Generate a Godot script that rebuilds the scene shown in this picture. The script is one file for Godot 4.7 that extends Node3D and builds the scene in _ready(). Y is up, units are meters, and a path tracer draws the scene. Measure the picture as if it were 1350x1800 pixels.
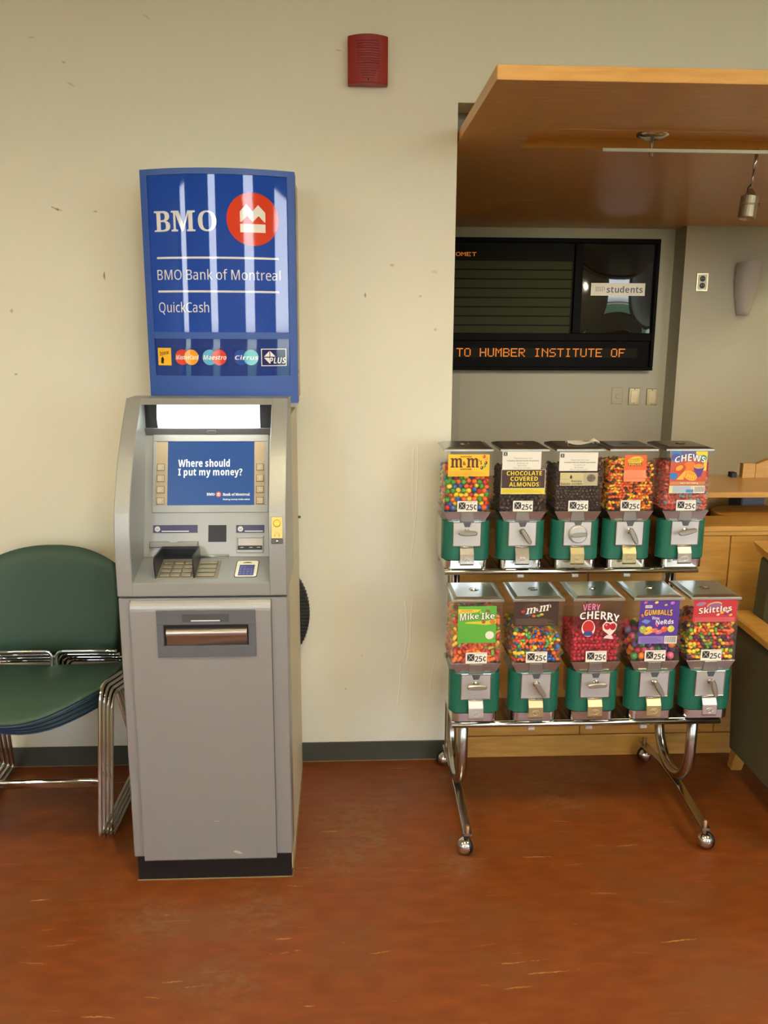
extends Node3D
# A cash machine with a lit sign and a rack of ten candy machines against a cream wall, beside a reception opening.
# x runs along the wall to the right, z towards the camera (the wall's face is z = 0), y is up; metres.

var mats := {}
var taken := {}
var faces := {}
var glyphs := {}
var shapes := {}
var rng := RandomNumberGenerator.new()

# ------------------------------------------------------------------ helpers: materials
func rgb(r: float, g: float, b: float) -> Color:
	return Color(r / 255.0, g / 255.0, b / 255.0)

func mat(key: String, c := Color.WHITE, rough := 0.6, metal := 0.0) -> StandardMaterial3D:
	if not mats.has(key):
		var m := StandardMaterial3D.new()
		m.resource_name = key
		m.albedo_color = c
		m.roughness = rough
		m.metallic = metal
		mats[key] = m
	return mats[key]

func noise_normal(m: StandardMaterial3D, freq: float, strength: float, scale: float) -> void:
	var n := FastNoiseLite.new()
	n.seed = 7
	n.noise_type = FastNoiseLite.TYPE_SIMPLEX
	n.frequency = freq
	n.fractal_octaves = 3
	var t := NoiseTexture2D.new()
	t.width = 256
	t.height = 256
	t.seamless = true
	t.as_normal_map = true
	t.bump_strength = strength
	t.noise = n
	m.normal_enabled = true
	m.normal_texture = t
	m.uv1_triplanar = true
	m.uv1_world_triplanar = true
	m.uv1_scale = Vector3.ONE * scale

func speckle(freq: float, octaves: int, a: Color, b: Color, px := 256, stretch := Vector2.ONE, sd := 3) -> ImageTexture:
	var n := FastNoiseLite.new()
	n.seed = sd
	n.noise_type = FastNoiseLite.TYPE_SIMPLEX
	n.frequency = freq
	n.fractal_octaves = octaves
	var im := Image.create(px, px, false, Image.FORMAT_RGB8)
	for y in px:
		for x in px:
			# blend over the border so that the tile repeats without a seam
			var fx := float(x) / px
			var fy := float(y) / px
			var v00 := n.get_noise_2d(x * stretch.x, y * stretch.y)
			var v10 := n.get_noise_2d((x - px) * stretch.x, y * stretch.y)
			var v01 := n.get_noise_2d(x * stretch.x, (y - px) * stretch.y)
			var v11 := n.get_noise_2d((x - px) * stretch.x, (y - px) * stretch.y)
			var v := lerpf(lerpf(v00, v10, fx), lerpf(v01, v11, fx), fy)
			im.set_pixel(x, y, a.lerp(b, clampf(v * 0.9 + 0.5, 0, 1)))
	return ImageTexture.create_from_image(im)

func textured(m: StandardMaterial3D, t: Texture2D, scale: Vector3) -> StandardMaterial3D:
	m.albedo_texture = t
	m.uv1_triplanar = true
	m.uv1_world_triplanar = true
	m.uv1_scale = scale
	return m

# ------------------------------------------------------------------ helpers: mesh building
func begin(smooth := false) -> SurfaceTool:
	var st := SurfaceTool.new()
	st.begin(Mesh.PRIMITIVE_TRIANGLES)
	st.set_smooth_group(0 if smooth else -1)
	return st

func tri(st: SurfaceTool, a: Vector3, b: Vector3, c: Vector3, n: Vector3) -> void:
	st.add_vertex(a)
	if (a - c).cross(a - b).dot(n) < 0.0:
		st.add_vertex(c)
		st.add_vertex(b)
	else:
		st.add_vertex(b)
		st.add_vertex(c)

func quad(st: SurfaceTool, a: Vector3, b: Vector3, c: Vector3, d: Vector3, n: Vector3) -> void:
	tri(st, a, b, c, n)
	tri(st, a, c, d, n)

func box(st: SurfaceTool, mn: Vector3, mx: Vector3, ch := 0.0, xf := Transform3D()) -> void:
	var c := (mn + mx) * 0.5
	var h := (mx - mn) * 0.5
	for ax in 3:
		var u := (ax + 1) % 3
		var w := (ax + 2) % 3
		for s in [-1.0, 1.0]:
			var p := []
			for k in [[-1, -1], [1, -1], [1, 1], [-1, 1]]:
				var q := Vector3.ZERO
				q[ax] = s * h[ax]
				q[u] = k[0] * (h[u] - ch)
				q[w] = k[1] * (h[w] - ch)
				p.append(xf * (c + q))
			var n := Vector3.ZERO
			n[ax] = s
			quad(st, p[0], p[1], p[2], p[3], xf.basis * n)
	if ch <= 0.0:
		return
	for ax in 3:
		var u := (ax + 1) % 3
		var w := (ax + 2) % 3
		for su in [-1.0, 1.0]:
			for sw in [-1.0, 1.0]:
				var p := []
				for k in [[-1.0, 0], [1.0, 0], [1.0, 1], [-1.0, 1]]:
					var q := Vector3.ZERO
					q[ax] = k[0] * (h[ax] - ch)
					q[u] = su * (h[u] - (ch if k[1] == 1 else 0.0))
					q[w] = sw * (h[w] - (0.0 if k[1] == 1 else ch))
					p.append(xf * (c + q))
				var n := Vector3.ZERO
				n[u] = su
				n[w] = sw
				quad(st, p[0], p[1], p[2], p[3], xf.basis * n)
	for sx in [-1.0, 1.0]:
		for sy in [-1.0, 1.0]:
			for sz in [-1.0, 1.0]:
				var s := Vector3(sx, sy, sz)
				tri(st, xf * (c + s * (h - Vector3(0, ch, ch))), xf * (c + s * (h - Vector3(ch, 0, ch))), xf * (c + s * (h - Vector3(ch, ch, 0))), xf.basis * s)

# polygon in local x/y pushed out along local z from d0 to d1
func extrude(st: SurfaceTool, pts: PackedVector2Array, d0: float, d1: float, xf := Transform3D(), bevel := 0.0, soft := false) -> void:
	if soft:
		st.set_smooth_group(-1)
	if Geometry2D.is_polygon_clockwise(pts):
		pts = pts.duplicate()
		pts.reverse()
	var n := pts.size()
	var inner := pts
	if bevel > 0.0:
		inner = PackedVector2Array()
		for i in n:
			var e0 := (pts[i] - pts[(i - 1 + n) % n]).normalized()
			var e1 := (pts[(i + 1) % n] - pts[i]).normalized()
			var n0 := Vector2(-e0.y, e0.x)
			var n1 := Vector2(-e1.y, e1.x)
			var b := (n0 + n1).normalized()
			inner.append(pts[i] + b * bevel / maxf(0.35, b.dot(n0)))
	var ix := Geometry2D.triangulate_polygon(inner)
	for k in range(0, ix.size(), 3):
		for f in [[d0, -1.0], [d1, 1.0]]:
			var p := []
			for j in 3:
				var q: Vector2 = inner[ix[k + j]]
				p.append(xf * Vector3(q.x, q.y, f[0]))
			tri(st, p[0], p[1], p[2], xf.basis * Vector3(0, 0, f[1]))
	if soft:
		st.set_smooth_group(0)
	for i in n:
		var j := (i + 1) % n
		var a := pts[i]
		var b := pts[j]
		var e := (b - a).normalized()
		var o := xf.basis * Vector3(e.y, -e.x, 0)
		var z0 := d0 + bevel
		var z1 := d1 - bevel
		quad(st, xf * Vector3(a.x, a.y, z0), xf * Vector3(b.x, b.y, z0), xf * Vector3(b.x, b.y, z1), xf * Vector3(a.x, a.y, z1), o)
		if bevel > 0.0:
			var ia := inner[i]
			var ib := inner[j]
			quad(st, xf * Vector3(a.x, a.y, z1), xf * Vector3(b.x, b.y, z1), xf * Vector3(ib.x, ib.y, d1), xf * Vector3(ia.x, ia.y, d1), o + xf.basis * Vector3(0, 0, 1))
			quad(st, xf * Vector3(a.x, a.y, z0), xf * Vector3(b.x, b.y, z0), xf * Vector3(ib.x, ib.y, d0), xf * Vector3(ia.x, ia.y, d0), o - xf.basis * Vector3(0, 0, 1))

# transforms for extrude: profile drawn as (z, y) and pushed along x; plan drawn as (x, z) and pushed along y
func along_x() -> Transform3D:
	return Transform3D(Basis(Vector3(0, 0, 1), Vector3(0, 1, 0), Vector3(1, 0, 0)), Vector3.ZERO)

func along_y() -> Transform3D:
	return Transform3D(Basis(Vector3(1, 0, 0), Vector3(0, 0, 1), Vector3(0, 1, 0)), Vector3.ZERO)

func round_rect(x0: float, y0: float, x1: float, y1: float, r: float, seg := 4, corners := 15) -> PackedVector2Array:
	var p := PackedVector2Array()
	var cs := [[x1, y0, -1, 1, -90], [x1, y1, -1, -1, 0], [x0, y1, 1, -1, 90], [x0, y0, 1, 1, 180]]
	for i in 4:
		var c = cs[i]
		if corners & (1 << i):
			for k in seg + 1:
				var a := deg_to_rad(c[4] + 90.0 * k / seg)
				p.append(Vector2(c[0] + c[2] * r + cos(a) * r, c[1] + c[3] * r + sin(a) * r))
		else:
			p.append(Vector2(c[0], c[1]))
	return p

func fillet(pts: Array, r: float, seg := 5) -> Array:
	var out := [pts[0]]
	for i in range(1, pts.size() - 1):
		var a: Vector3 = pts[i - 1]
		var b: Vector3 = pts[i]
		var c: Vector3 = pts[i + 1]
		var d := minf(r, minf((a - b).length(), (c - b).length()) * 0.49)
		var p := b + (a - b).normalized() * d
		var q := b + (c - b).normalized() * d
		for k in seg + 1:
			var t := float(k) / seg
			out.append(p.lerp(b, t).lerp(b.lerp(q, t), t))
	out.append(pts[-1])
	return out

func tube(st: SurfaceTool, pts: Array, r: float, seg := 10, flat := 1.0) -> void:
	var rings := []
	var t0: Vector3 = (pts[1] - pts[0]).normalized()
	var nrm := t0.cross(Vector3.UP if absf(t0.y) < 0.9 else Vector3.RIGHT).normalized()
	for i in pts.size():
		var t: Vector3
		if i == 0:
			t = t0
		elif i == pts.size() - 1:
			t = (pts[i] - pts[i - 1]).normalized()
		else:
			t = ((pts[i + 1] - pts[i]).normalized() + (pts[i] - pts[i - 1]).normalized()).normalized()
		nrm = (nrm - t * nrm.dot(t)).normalized()
		var bi := t.cross(nrm)
		var ring := []
		for k in seg:
			var a := TAU * k / seg
			ring.append(pts[i] + (nrm * cos(a) + bi * sin(a) * flat) * r)
		rings.append(ring)
	for i in pts.size() - 1:
		for k in seg:
			var k2 := (k + 1) % seg
			var o: Vector3 = rings[i][k] - pts[i] + rings[i][k2] - pts[i]
			quad(st, rings[i][k], rings[i][k2], rings[i + 1][k2], rings[i + 1][k], o)
	for e in [0, pts.size() - 1]:
		var o: Vector3 = (pts[0] - pts[1]) if e == 0 else (pts[-1] - pts[-2])
		for k in range(1, seg - 1):
			tri(st, rings[e][0], rings[e][k], rings[e][k + 1], o)

# profile of (radius, height) turned about local y
func lathe(st: SurfaceTool, prof: Array, seg: int, xf := Transform3D()) -> void:
	for i in prof.size() - 1:
		var p: Vector2 = prof[i]
		var q: Vector2 = prof[i + 1]
		var e := q - p
		for k in seg:
			var a := TAU * k / seg
			var b := TAU * (k + 1) / seg
			var m := (a + b) * 0.5
			var o := xf.basis * Vector3(cos(m) * e.y, -e.x, sin(m) * e.y)
			var pa := xf * Vector3(cos(a) * p.x, p.y, sin(a) * p.x)
			var pb := xf * Vector3(cos(b) * p.x, p.y, sin(b) * p.x)
			var qa := xf * Vector3(cos(a) * q.x, q.y, sin(a) * q.x)
			var qb := xf * Vector3(cos(b) * q.x, q.y, sin(b) * q.x)
			if p.x > 1e-6:
				tri(st, pa, pb, qb if q.x > 1e-6 else qa, o)
			if q.x > 1e-6:
				tri(st, pa, qb, qa, o)

func ellipsoid(st: SurfaceTool, c: Vector3, r: Vector3, seg := 10, rings := 6, power := 1.0) -> void:
	var at := func(i: int, k: int) -> Vector3:
		var a := PI * i / rings
		var b := TAU * k / seg
		var s := pow(sin(a), power) if i > 0 and i < rings else 0.0
		return Vector3(s * cos(b), cos(a), s * sin(b)) * r
	for i in rings:
		for k in seg:
			var p00: Vector3 = at.call(i, k)
			var p01: Vector3 = at.call(i, k + 1)
			var p10: Vector3 = at.call(i + 1, k)
			var p11: Vector3 = at.call(i + 1, k + 1)
			var o := p00 + p01 + p10 + p11
			if i > 0:
				tri(st, c + p00, c + p01, c + p11, o)
			if i < rings - 1:
				tri(st, c + p00, c + p11, c + p10, o)

func aim(at: Vector3, y_axis: Vector3) -> Transform3D:
	var y := y_axis.normalized()
	var x := y.cross(Vector3(0, 0, 1) if absf(y.z) < 0.9 else Vector3.RIGHT).normalized()
	return Transform3D(Basis(x, y, x.cross(y)), at)

# ------------------------------------------------------------------ helpers: nodes
func done(st: SurfaceTool) -> ArrayMesh:
	st.generate_normals()
	st.index()
	return st.commit()

func numbered(called: String) -> String:
	if not taken.has(called):
		taken[called] = 0
		return called
	taken[called] += 1
	return "%s_%03d" % [called, taken[called]]

func tag(o: Node, label: String, category: String, group := "") -> void:
	o.set_meta("label", label)
	o.set_meta("category", category)
	if group:
		o.set_meta("group", group)

func thing(called: String, label: String, category: String, at := Vector3.ZERO, group := "") -> Node3D:
	var o := Node3D.new()
	o.name = numbered(called)
	add_child(o)
	o.position = at
	tag(o, label, category, group)
	return o

func part(parent: Node, called: String, m, material: Material, label := "") -> MeshInstance3D:
	var o := MeshInstance3D.new()
	o.name = called
	o.mesh = done(m) if m is SurfaceTool else m
	o.material_override = material
	parent.add_child(o, true)
	if label:
		o.set_meta("label", label)
	return o

func structure(called: String, m, material: Material, label := "") -> MeshInstance3D:
	var o := part(self, called, m, material, label)
	o.set_meta("kind", "structure")
	return o

func frame_of(called: String, label := "") -> Node3D:
	var o := Node3D.new()
	o.name = called
	add_child(o)
	o.set_meta("kind", "structure")
	if label:
		o.set_meta("label", label)
	return o

# ------------------------------------------------------------------ helpers: flat print (lettering and coloured shapes on a surface)
class Print:
	var v := PackedVector3Array()
	var c := PackedColorArray()
	var ix := PackedInt32Array()
	var z := 0.0
	var step := 0.00005
	var bend = null

	func poly(pts: PackedVector2Array, col: Color) -> void:
		var t := Geometry2D.triangulate_polygon(pts)
		var base := v.size()
		for p in pts:
			v.append(Vector3(p.x, p.y, z))
			c.append(col.srgb_to_linear())
		for k in t:
			ix.append(base + k)
		z += step

	func rect(x0: float, y0: float, x1: float, y1: float, col: Color, n := 1) -> void:
		var base := v.size()
		for i in n + 1:
			var x := lerpf(x0, x1, float(i) / n)
			v.append(Vector3(x, y0, z))
			v.append(Vector3(x, y1, z))
			c.append(col.srgb_to_linear())
			c.append(col.srgb_to_linear())
		for i in n:
			var b := base + i * 2
			ix.append_array([b, b + 1, b + 2, b + 1, b + 3, b + 2])
		z += step

	func disc(x: float, y: float, rx: float, ry: float, col: Color, n := 20, turn := 0.0) -> void:
		var p := PackedVector2Array()
		for k in n:
			var a := TAU * k / n
			p.append(Vector2(x, y) + Vector2(cos(a) * rx, sin(a) * ry).rotated(turn))
		poly(p, col)

	# glyph triangles already scaled to the unit square, laid into the box (x0, y0)-(x1, y1); warp bends the unit square first
	func glyph(src: Array, x0: float, y0: float, x1: float, y1: float, col: Color, warp = null) -> void:
		var base := v.size()
		for p in src[0]:
			var q: Vector2 = warp.call(p) if warp != null else p
			v.append(Vector3(lerpf(x0, x1, q.x), lerpf(y0, y1, q.y), z))
			c.append(col.srgb_to_linear())
		for k in src[1]:
			ix.append(base + k)
		z += step

	# long triangles on a bent surface are cut until they follow it
	func lay(st: SurfaceTool, ps: Array, cs: Array, depth: int) -> void:
		if bend != null and depth < 7:
			for j in 3:
				var k := (j + 1) % 3
				if absf(ps[j].x - ps[k].x) > 0.014 and absf(ps[j].x - ps[k].x) >= absf(ps[k].x - ps[(j + 2) % 3].x) and absf(ps[j].x - ps[k].x) >= absf(ps[j].x - ps[(j + 2) % 3].x):
					var m: Vector3 = (ps[j] + ps[k]) * 0.5
					lay(st, [ps[j], m, ps[(j + 2) % 3]], [cs[j], cs[j], cs[(j + 2) % 3]], depth + 1)
					lay(st, [m, ps[k], ps[(j + 2) % 3]], [cs[k], cs[k], cs[(j + 2) % 3]], depth + 1)
					return
		for j in 3:
			st.set_normal(Vector3(0, 0, 1))
			st.set_color(cs[j])
			var p: Vector3 = ps[j]
			st.add_vertex(bend.call(p) if bend != null else p)

	func mesh() -> ArrayMesh:
		var st := SurfaceTool.new()
		st.begin(Mesh.PRIMITIVE_TRIANGLES)
		for k in range(0, ix.size(), 3):
			var a := v[ix[k]]
			var b := v[ix[k + 1]]
			var d := v[ix[k + 2]]
			var cs := [c[ix[k]], c[ix[k + 1]], c[ix[k + 2]]]
			var ps := [a, b, d]
			if (a - d).cross(a - b).z < 0.0:
				ps = [a, d, b]
				cs = [cs[0], cs[2], cs[1]]
			lay(st, ps, cs, 0)
		if bend != null:
			st.generate_normals()
		st.index()
		return st.commit()

func face(kind: String) -> Font:
	if not faces.has(kind):
		var f := SystemFont.new()
		f.font_names = PackedStringArray(["Droid Serif" if kind.begins_with("serif") else "Droid Sans Mono" if kind == "mono" else "Droid Sans"])
		f.font_weight = 700 if kind.ends_with("bold") else 400
		faces[kind] = f
	return faces[kind]

func letters(text: String, kind := "bold") -> Array:
	var key := kind + "|" + text
	if not glyphs.has(key):
		var t := TextMesh.new()
		t.text = text
		t.font = face(kind)
		t.font_size = 48
		t.pixel_size = 0.01
		t.depth = 0.0
		t.curve_step = 2.0
		var a := t.get_mesh_arrays()
		var lo := Vector2(1e9, 1e9)
		var hi := -lo
		for p in a[Mesh.ARRAY_VERTEX]:
			lo = lo.min(Vector2(p.x, p.y))
			hi = hi.max(Vector2(p.x, p.y))
		var out := PackedVector2Array()
		for p in a[Mesh.ARRAY_VERTEX]:
			out.append((Vector2(p.x, p.y) - lo) / (hi - lo))
		var index = a[Mesh.ARRAY_INDEX]
		if index == null or index.is_empty():
			index = PackedInt32Array(range(out.size()))
		glyphs[key] = [out, index]
	return glyphs[key]

func outlined(p: Print, text: String, kind: String, x0: float, y0: float, x1: float, y1: float, col: Color, edge: Color, w: float, warp = null) -> void:
	for k in 8:
		var o := Vector2(w, 0).rotated(TAU * k / 8)
		p.glyph(letters(text, kind), x0 + o.x, y0 + o.y, x1 + o.x, y1 + o.y, edge, warp)
	p.glyph(letters(text, kind), x0, y0, x1, y1, col, warp)

func print_mat(gloss := 0.5) -> StandardMaterial3D:
	var m := mat("printed ink %.2f" % gloss, Color.WHITE, gloss)
	m.vertex_color_use_as_albedo = true
	return m

# ------------------------------------------------------------------ the scene
func _ready() -> void:
	rng.seed = 20240
	# camera
	var cam := Camera3D.new()
	cam.name = "camera"
	cam.position = Vector3(0, 1.6, 2.9726)
	cam.rotation_degrees = Vector3(-12.1, -2.744, 0.278)
	cam.fov = 61.9275
	cam.near = 0.05
	add_child(cam)
	# sky and exposure: a bright hazy day outside the windows behind the camera
	var env := Environment.new()
	env.background_mode = Environment.BG_SKY
	var sm := ProceduralSkyMaterial.new()
	sm.sky_top_color = rgb(172, 192, 222)
	sm.sky_horizon_color = rgb(228, 231, 233)
	sm.sky_curve = 0.25
	sm.ground_bottom_color = rgb(96, 104, 84)
	sm.ground_horizon_color = rgb(196, 204, 200)
	sm.sky_energy_multiplier = 1.0
	var sky := Sky.new()
	sky.sky_material = sm
	env.sky = sky
	env.background_energy_multiplier = 17.0
	env.tonemap_mode = Environment.TONE_MAPPER_LINEAR
	env.tonemap_exposure = 1.18
	env.sdfgi_enabled = true
	env.ssao_enabled = true
	env.ssil_enabled = true
	var we := WorldEnvironment.new()
	we.name = "environment"
	we.environment = env
	add_child(we)
	# ceiling panel lights (warm), over the room in front of the wall
	for z in [2.0, 4.1]:
		for x in [-2.0, 0.2, 2.4]:
			ceiling_light(Vector3(x, CEIL, z), 3.5)
	ceiling_light(Vector3(3.9, CEIL, -1.1), 6.0)
	make_materials()
	make_room()
	make_reception()
	make_canopy()
	make_horn()
	make_sign()
	make_cash_machine()
	make_chairs()
	make_rack()
	make_candy_machines()
	make_armchair()
	make_display()
	make_wall_fittings()

func ceiling_light(at: Vector3, energy: float) -> void:
	var o := thing("ceiling_light", "square ceiling light with a deep white skirt", "light", at, "ceiling lights")
	var st := begin()
	for k in [[-0.32, -0.32, 0.32, -0.30], [-0.32, 0.30, 0.32, 0.32], [-0.32, -0.30, -0.30, 0.30], [0.30, -0.30, 0.32, 0.30]]:
		box(st, Vector3(k[0], -0.26, k[1]), Vector3(k[2], 0, k[3]))
	part(o, "skirt", st, mat("white enamel", rgb(232, 230, 224), 0.5))
	st = begin()
	box(st, Vector3(-0.30, -0.012, -0.30), Vector3(0.30, 0, 0.30))
	var m := mat("lit diffuser", rgb(250, 240, 220), 0.6)
	m.emission_enabled = true
	m.emission = Color(1.0, 0.94, 0.77)
	m.emission_energy_multiplier = 2.0
	part(o, "diffuser", st, m)
	var l := AreaLight3D.new()
	l.name = "lamp"
	l.area_size = Vector2(0.58, 0.58)
	l.area_normalize_energy = true
	l.light_energy = energy
	l.light_color = Color(1.0, 0.94, 0.77)
	l.area_range = 14.0
	l.shadow_enabled = true
	l.position = Vector3(0, -0.02, 0)
	l.rotation_degrees.x = -90
	o.add_child(l)

# ------------------------------------------------------------------ materials
func make_materials() -> void:
	mat("cream paint", rgb(223, 219, 198), 0.75)
	mat("grey paint", rgb(176, 172, 150), 0.75)
	mat("vinyl base", rgb(66, 67, 58), 0.45)
	mat("chrome", rgb(205, 205, 202), 0.10, 1.0)
	mat("worn chrome", rgb(182, 180, 174), 0.20, 1.0)
	var zinc := mat("cast zinc", rgb(196, 194, 190), 0.42, 0.75)
	noise_normal(zinc, 0.12, 1.5, 30.0)
	mat("brass plate", rgb(204, 192, 148), 0.28, 0.85)
	mat("nickel plate", rgb(214, 212, 204), 0.22, 0.9)
	mat("green enamel", rgb(26, 98, 80), 0.34)
	mat("black plastic", rgb(14, 14, 16), 0.45)
	mat("black gloss", rgb(8, 8, 9), 0.35)
	mat("dark grey plastic", rgb(74, 76, 80), 0.5)
	mat("white card", rgb(232, 228, 214), 0.6)
	var silver := mat("silver paint", rgb(160, 162, 160), 0.40, 0.5)
	silver.albedo_texture = speckle(0.35, 2, Color(0.94, 0.94, 0.94), Color(1, 1, 1), 128)
	silver.uv1_triplanar = true
	silver.uv1_world_triplanar = true
	silver.uv1_scale = Vector3.ONE * 8.0
	mat("beige paint", rgb(192, 182, 152), 0.5)
	mat("white enamel", rgb(232, 230, 224), 0.5)
	# wood laminate: fine lengthwise grain
	var grain := speckle(0.02, 4, Color(0.91, 0.885, 0.85), Color(1, 1, 1), 384, Vector2(0.35, 3.2), 11)
	var maple := mat("maple laminate", rgb(204, 154, 74), 0.32)
	textured(maple, grain, Vector3(1.6, 1.6, 1.6))
	var weave := mat("olive fabric", rgb(84, 78, 48), 0.9)
	textured(weave, speckle(0.25, 2, Color(0.78, 0.78, 0.78), Color(1, 1, 1), 128), Vector3.ONE * 12.0)
	weave.rim_enabled = true
	weave.rim = 0.2
	var cloth := mat("green seat vinyl", rgb(44, 72, 58), 0.5)
	noise_normal(cloth, 0.2, 2.0, 25.0)
	mat("blue shell", rgb(34, 50, 82), 0.35)
	var pane := mat("clear acrylic", Color(1, 1, 1, 0.01), 0.03)
	pane.metallic_specular = 0.3
	pane.transparency = BaseMaterial3D.TRANSPARENCY_ALPHA
	var glass := mat("window glass", Color(1, 1, 1, 0.015), 0.02)
	glass.transparency = BaseMaterial3D.TRANSPARENCY_ALPHA

func stroke(im: Image, a: Vector2, b: Vector2, w: float, col: Color, rough := 0.4) -> void:
	var n := int((b - a).length()) + 1
	var drift := 0.0
	var bite := 1.0
	for i in n + 1:
		var p := a.lerp(b, float(i) / n)
		# the line wanders, swells and breaks up like a scuff
		drift = drift * 0.98 + rng.randf_range(-0.35, 0.35)
		bite = clampf(bite + rng.randf_range(-0.22, 0.22), 0.0, 1.3)
		var ww := w * (0.35 + 0.65 * sin(PI * float(i) / n)) * (1.0 - rough * rng.randf()) * minf(1.0, bite)
		if ww < 0.3:
			continue
		p.y += drift + rng.randf_range(-0.4, 0.4)
		var k0 := int(floor(p.y - ww * 0.5))
		var k1 := int(ceil(p.y + ww * 0.5))
		for k in range(k0, k1 + 1):
			var x := posmod(int(p.x), im.get_width())
			var y := posmod(k, im.get_height())
			var cover := clampf(ww * 0.5 + 0.5 - absf(k - p.y), 0, 1) * col.a * rng.randf_range(0.55, 1.0)
			im.set_pixel(x, y, im.get_pixel(x, y).lerp(Color(col.r, col.g, col.b), cover))

func floor_texture() -> ImageTexture:
	var big := FastNoiseLite.new()
	big.seed = 5
	big.frequency = 0.012
	big.fractal_octaves = 4
	var fine := FastNoiseLite.new()
	fine.seed = 9
	fine.frequency = 0.03
	fine.fractal_octaves = 3
	var n := 1024
	var im := Image.create(n, n, false, Image.FORMAT_RGB8)
	var a := rgb(108, 52, 17)
	var b := rgb(122, 63, 23)
	var worn := rgb(108, 68, 38)
	for y in n:
		for x in n:
			# streaks run along x; mirrored halves make the tile repeat
			var mx := absf(x - n * 0.5)
			var my := absf(y - n * 0.5)
			var f := fine.get_noise_2d(mx * 0.8, my * 2.2)
			var g := big.get_noise_2d(mx * 0.7 + 300.0, my * 1.2)
			var c := a.lerp(b, clampf(0.5 + f * 0.9, 0, 1))
			c = c.lerp(worn, clampf(g * 1.1 - 0.05, 0.0, 0.5))
			im.set_pixel(x, y, c)
	im.resize(2048, 2048, Image.INTERPOLATE_BILINEAR)
	# pale scuffs and chips in the linoleum
	var px := 2048.0 / 3.2
	# greyed, rubbed patches: x, z, reach
	for s in [[0.02, 0.42, 0.17], [-0.02, 0.62, 0.12], [0.10, 0.55, 0.10], [-0.25, 0.85, 0.16], [-0.55, 0.88, 0.14], [0.35, 0.66, 0.10], [0.75, 0.30, 0.14], [0.85, 0.12, 0.12], [-0.30, 1.12, 0.12], [0.15, 0.30, 0.08]]:
		var c := Vector2((s[0] + 1.6) * px, (s[1] + 0.6) * px)
		var rr: float = s[2] * px
		for y in range(int(c.y - rr), int(c.y + rr)):
			for x in range(int(c.x - rr), int(c.x + rr)):
				var d := (Vector2(x, y) - c).length() / rr
				if d < 1.0:
					var g := big.get_noise_2d(x * 2.2, y * 2.6) * 0.5 + fine.get_noise_2d(x * 1.5, y * 2.5) * 0.6 + 0.30
					var k := clampf(g * (1.0 - d * d) * 1.1, 0.0, 0.6)
					im.set_pixel(x, y, im.get_pixel(x, y).lerp(Color(0.46, 0.34, 0.24), k))
	for i in 700:
		var len := pow(rng.randf(), 3.0) * 70.0 + 3.0
		var p := Vector2(rng.randf() * 2048, rng.randf() * 2048)
		var d := Vector2(len, rng.randf_range(-0.10, 0.10) * len)
		stroke(im, p, p + d, rng.randf_range(0.8, 2.2), Color(0.80, 0.60, 0.36, rng.randf_range(0.15, 0.6)))
	for i in 110:
		var len := rng.randf_range(8, 60)
		var p := Vector2(rng.randf() * 2048, rng.randf() * 2048)
		stroke(im, p, p + Vector2(len, rng.randf_range(-0.12, 0.12) * len), rng.randf_range(1.5, 3.6), Color(0.86, 0.72, 0.45, rng.randf_range(0.4, 0.8)))
	for i in 60:
		var len := rng.randf_range(60, 300)
		var p := Vector2(rng.randf() * 2048, rng.randf() * 2048)
		stroke(im, p, p + Vector2(len, rng.randf_range(-0.12, 0.12) * len), 1.2, Color(0.72, 0.48, 0.3, 0.22))
	# the scuffs that the photograph shows, by their place on the floor (x, z, length)
	for s in [[0.40, 1.08, 0.15, 3.6, 0.85], [0.46, 1.12, 0.11, 3.0, 0.7], [0.84, 1.02, 0.10, 3.0, 0.8], [-0.20, 1.02, 0.05, 3.0, 0.7], [-0.42, 1.13, 0.07, 3.2, 0.75], [-0.46, 1.11, 0.05, 2.5, 0.7], [-0.90, 0.78, 0.05, 3.5, 0.8], [-0.15, 0.66, 0.06, 2.4, 0.6], [0.25, 0.65, 0.20, 1.6, 0.5], [0.56, 0.64, 0.12, 1.8, 0.55], [0.06, 1.03, 0.06, 2.5, 0.7], [-0.75, 0.95, 0.04, 2.4, 0.6], [0.62, 0.20, 0.16, 2.0, 0.5], [0.45, 0.12, 0.1, 2.4, 0.6], [0.80, 0.12, 0.08, 2.2, 0.5], [0.95, 0.50, 0.04, 2.6, 0.6]]:
		var p := Vector2((s[0] + 1.6) * px, (s[1] + 0.6) * px)
		stroke(im, p, p + Vector2(s[2] * px, -0.10 * s[2] * px), s[3], Color(0.88, 0.74, 0.46, s[4]), 0.6)
	return ImageTexture.create_from_image(im)

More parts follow.
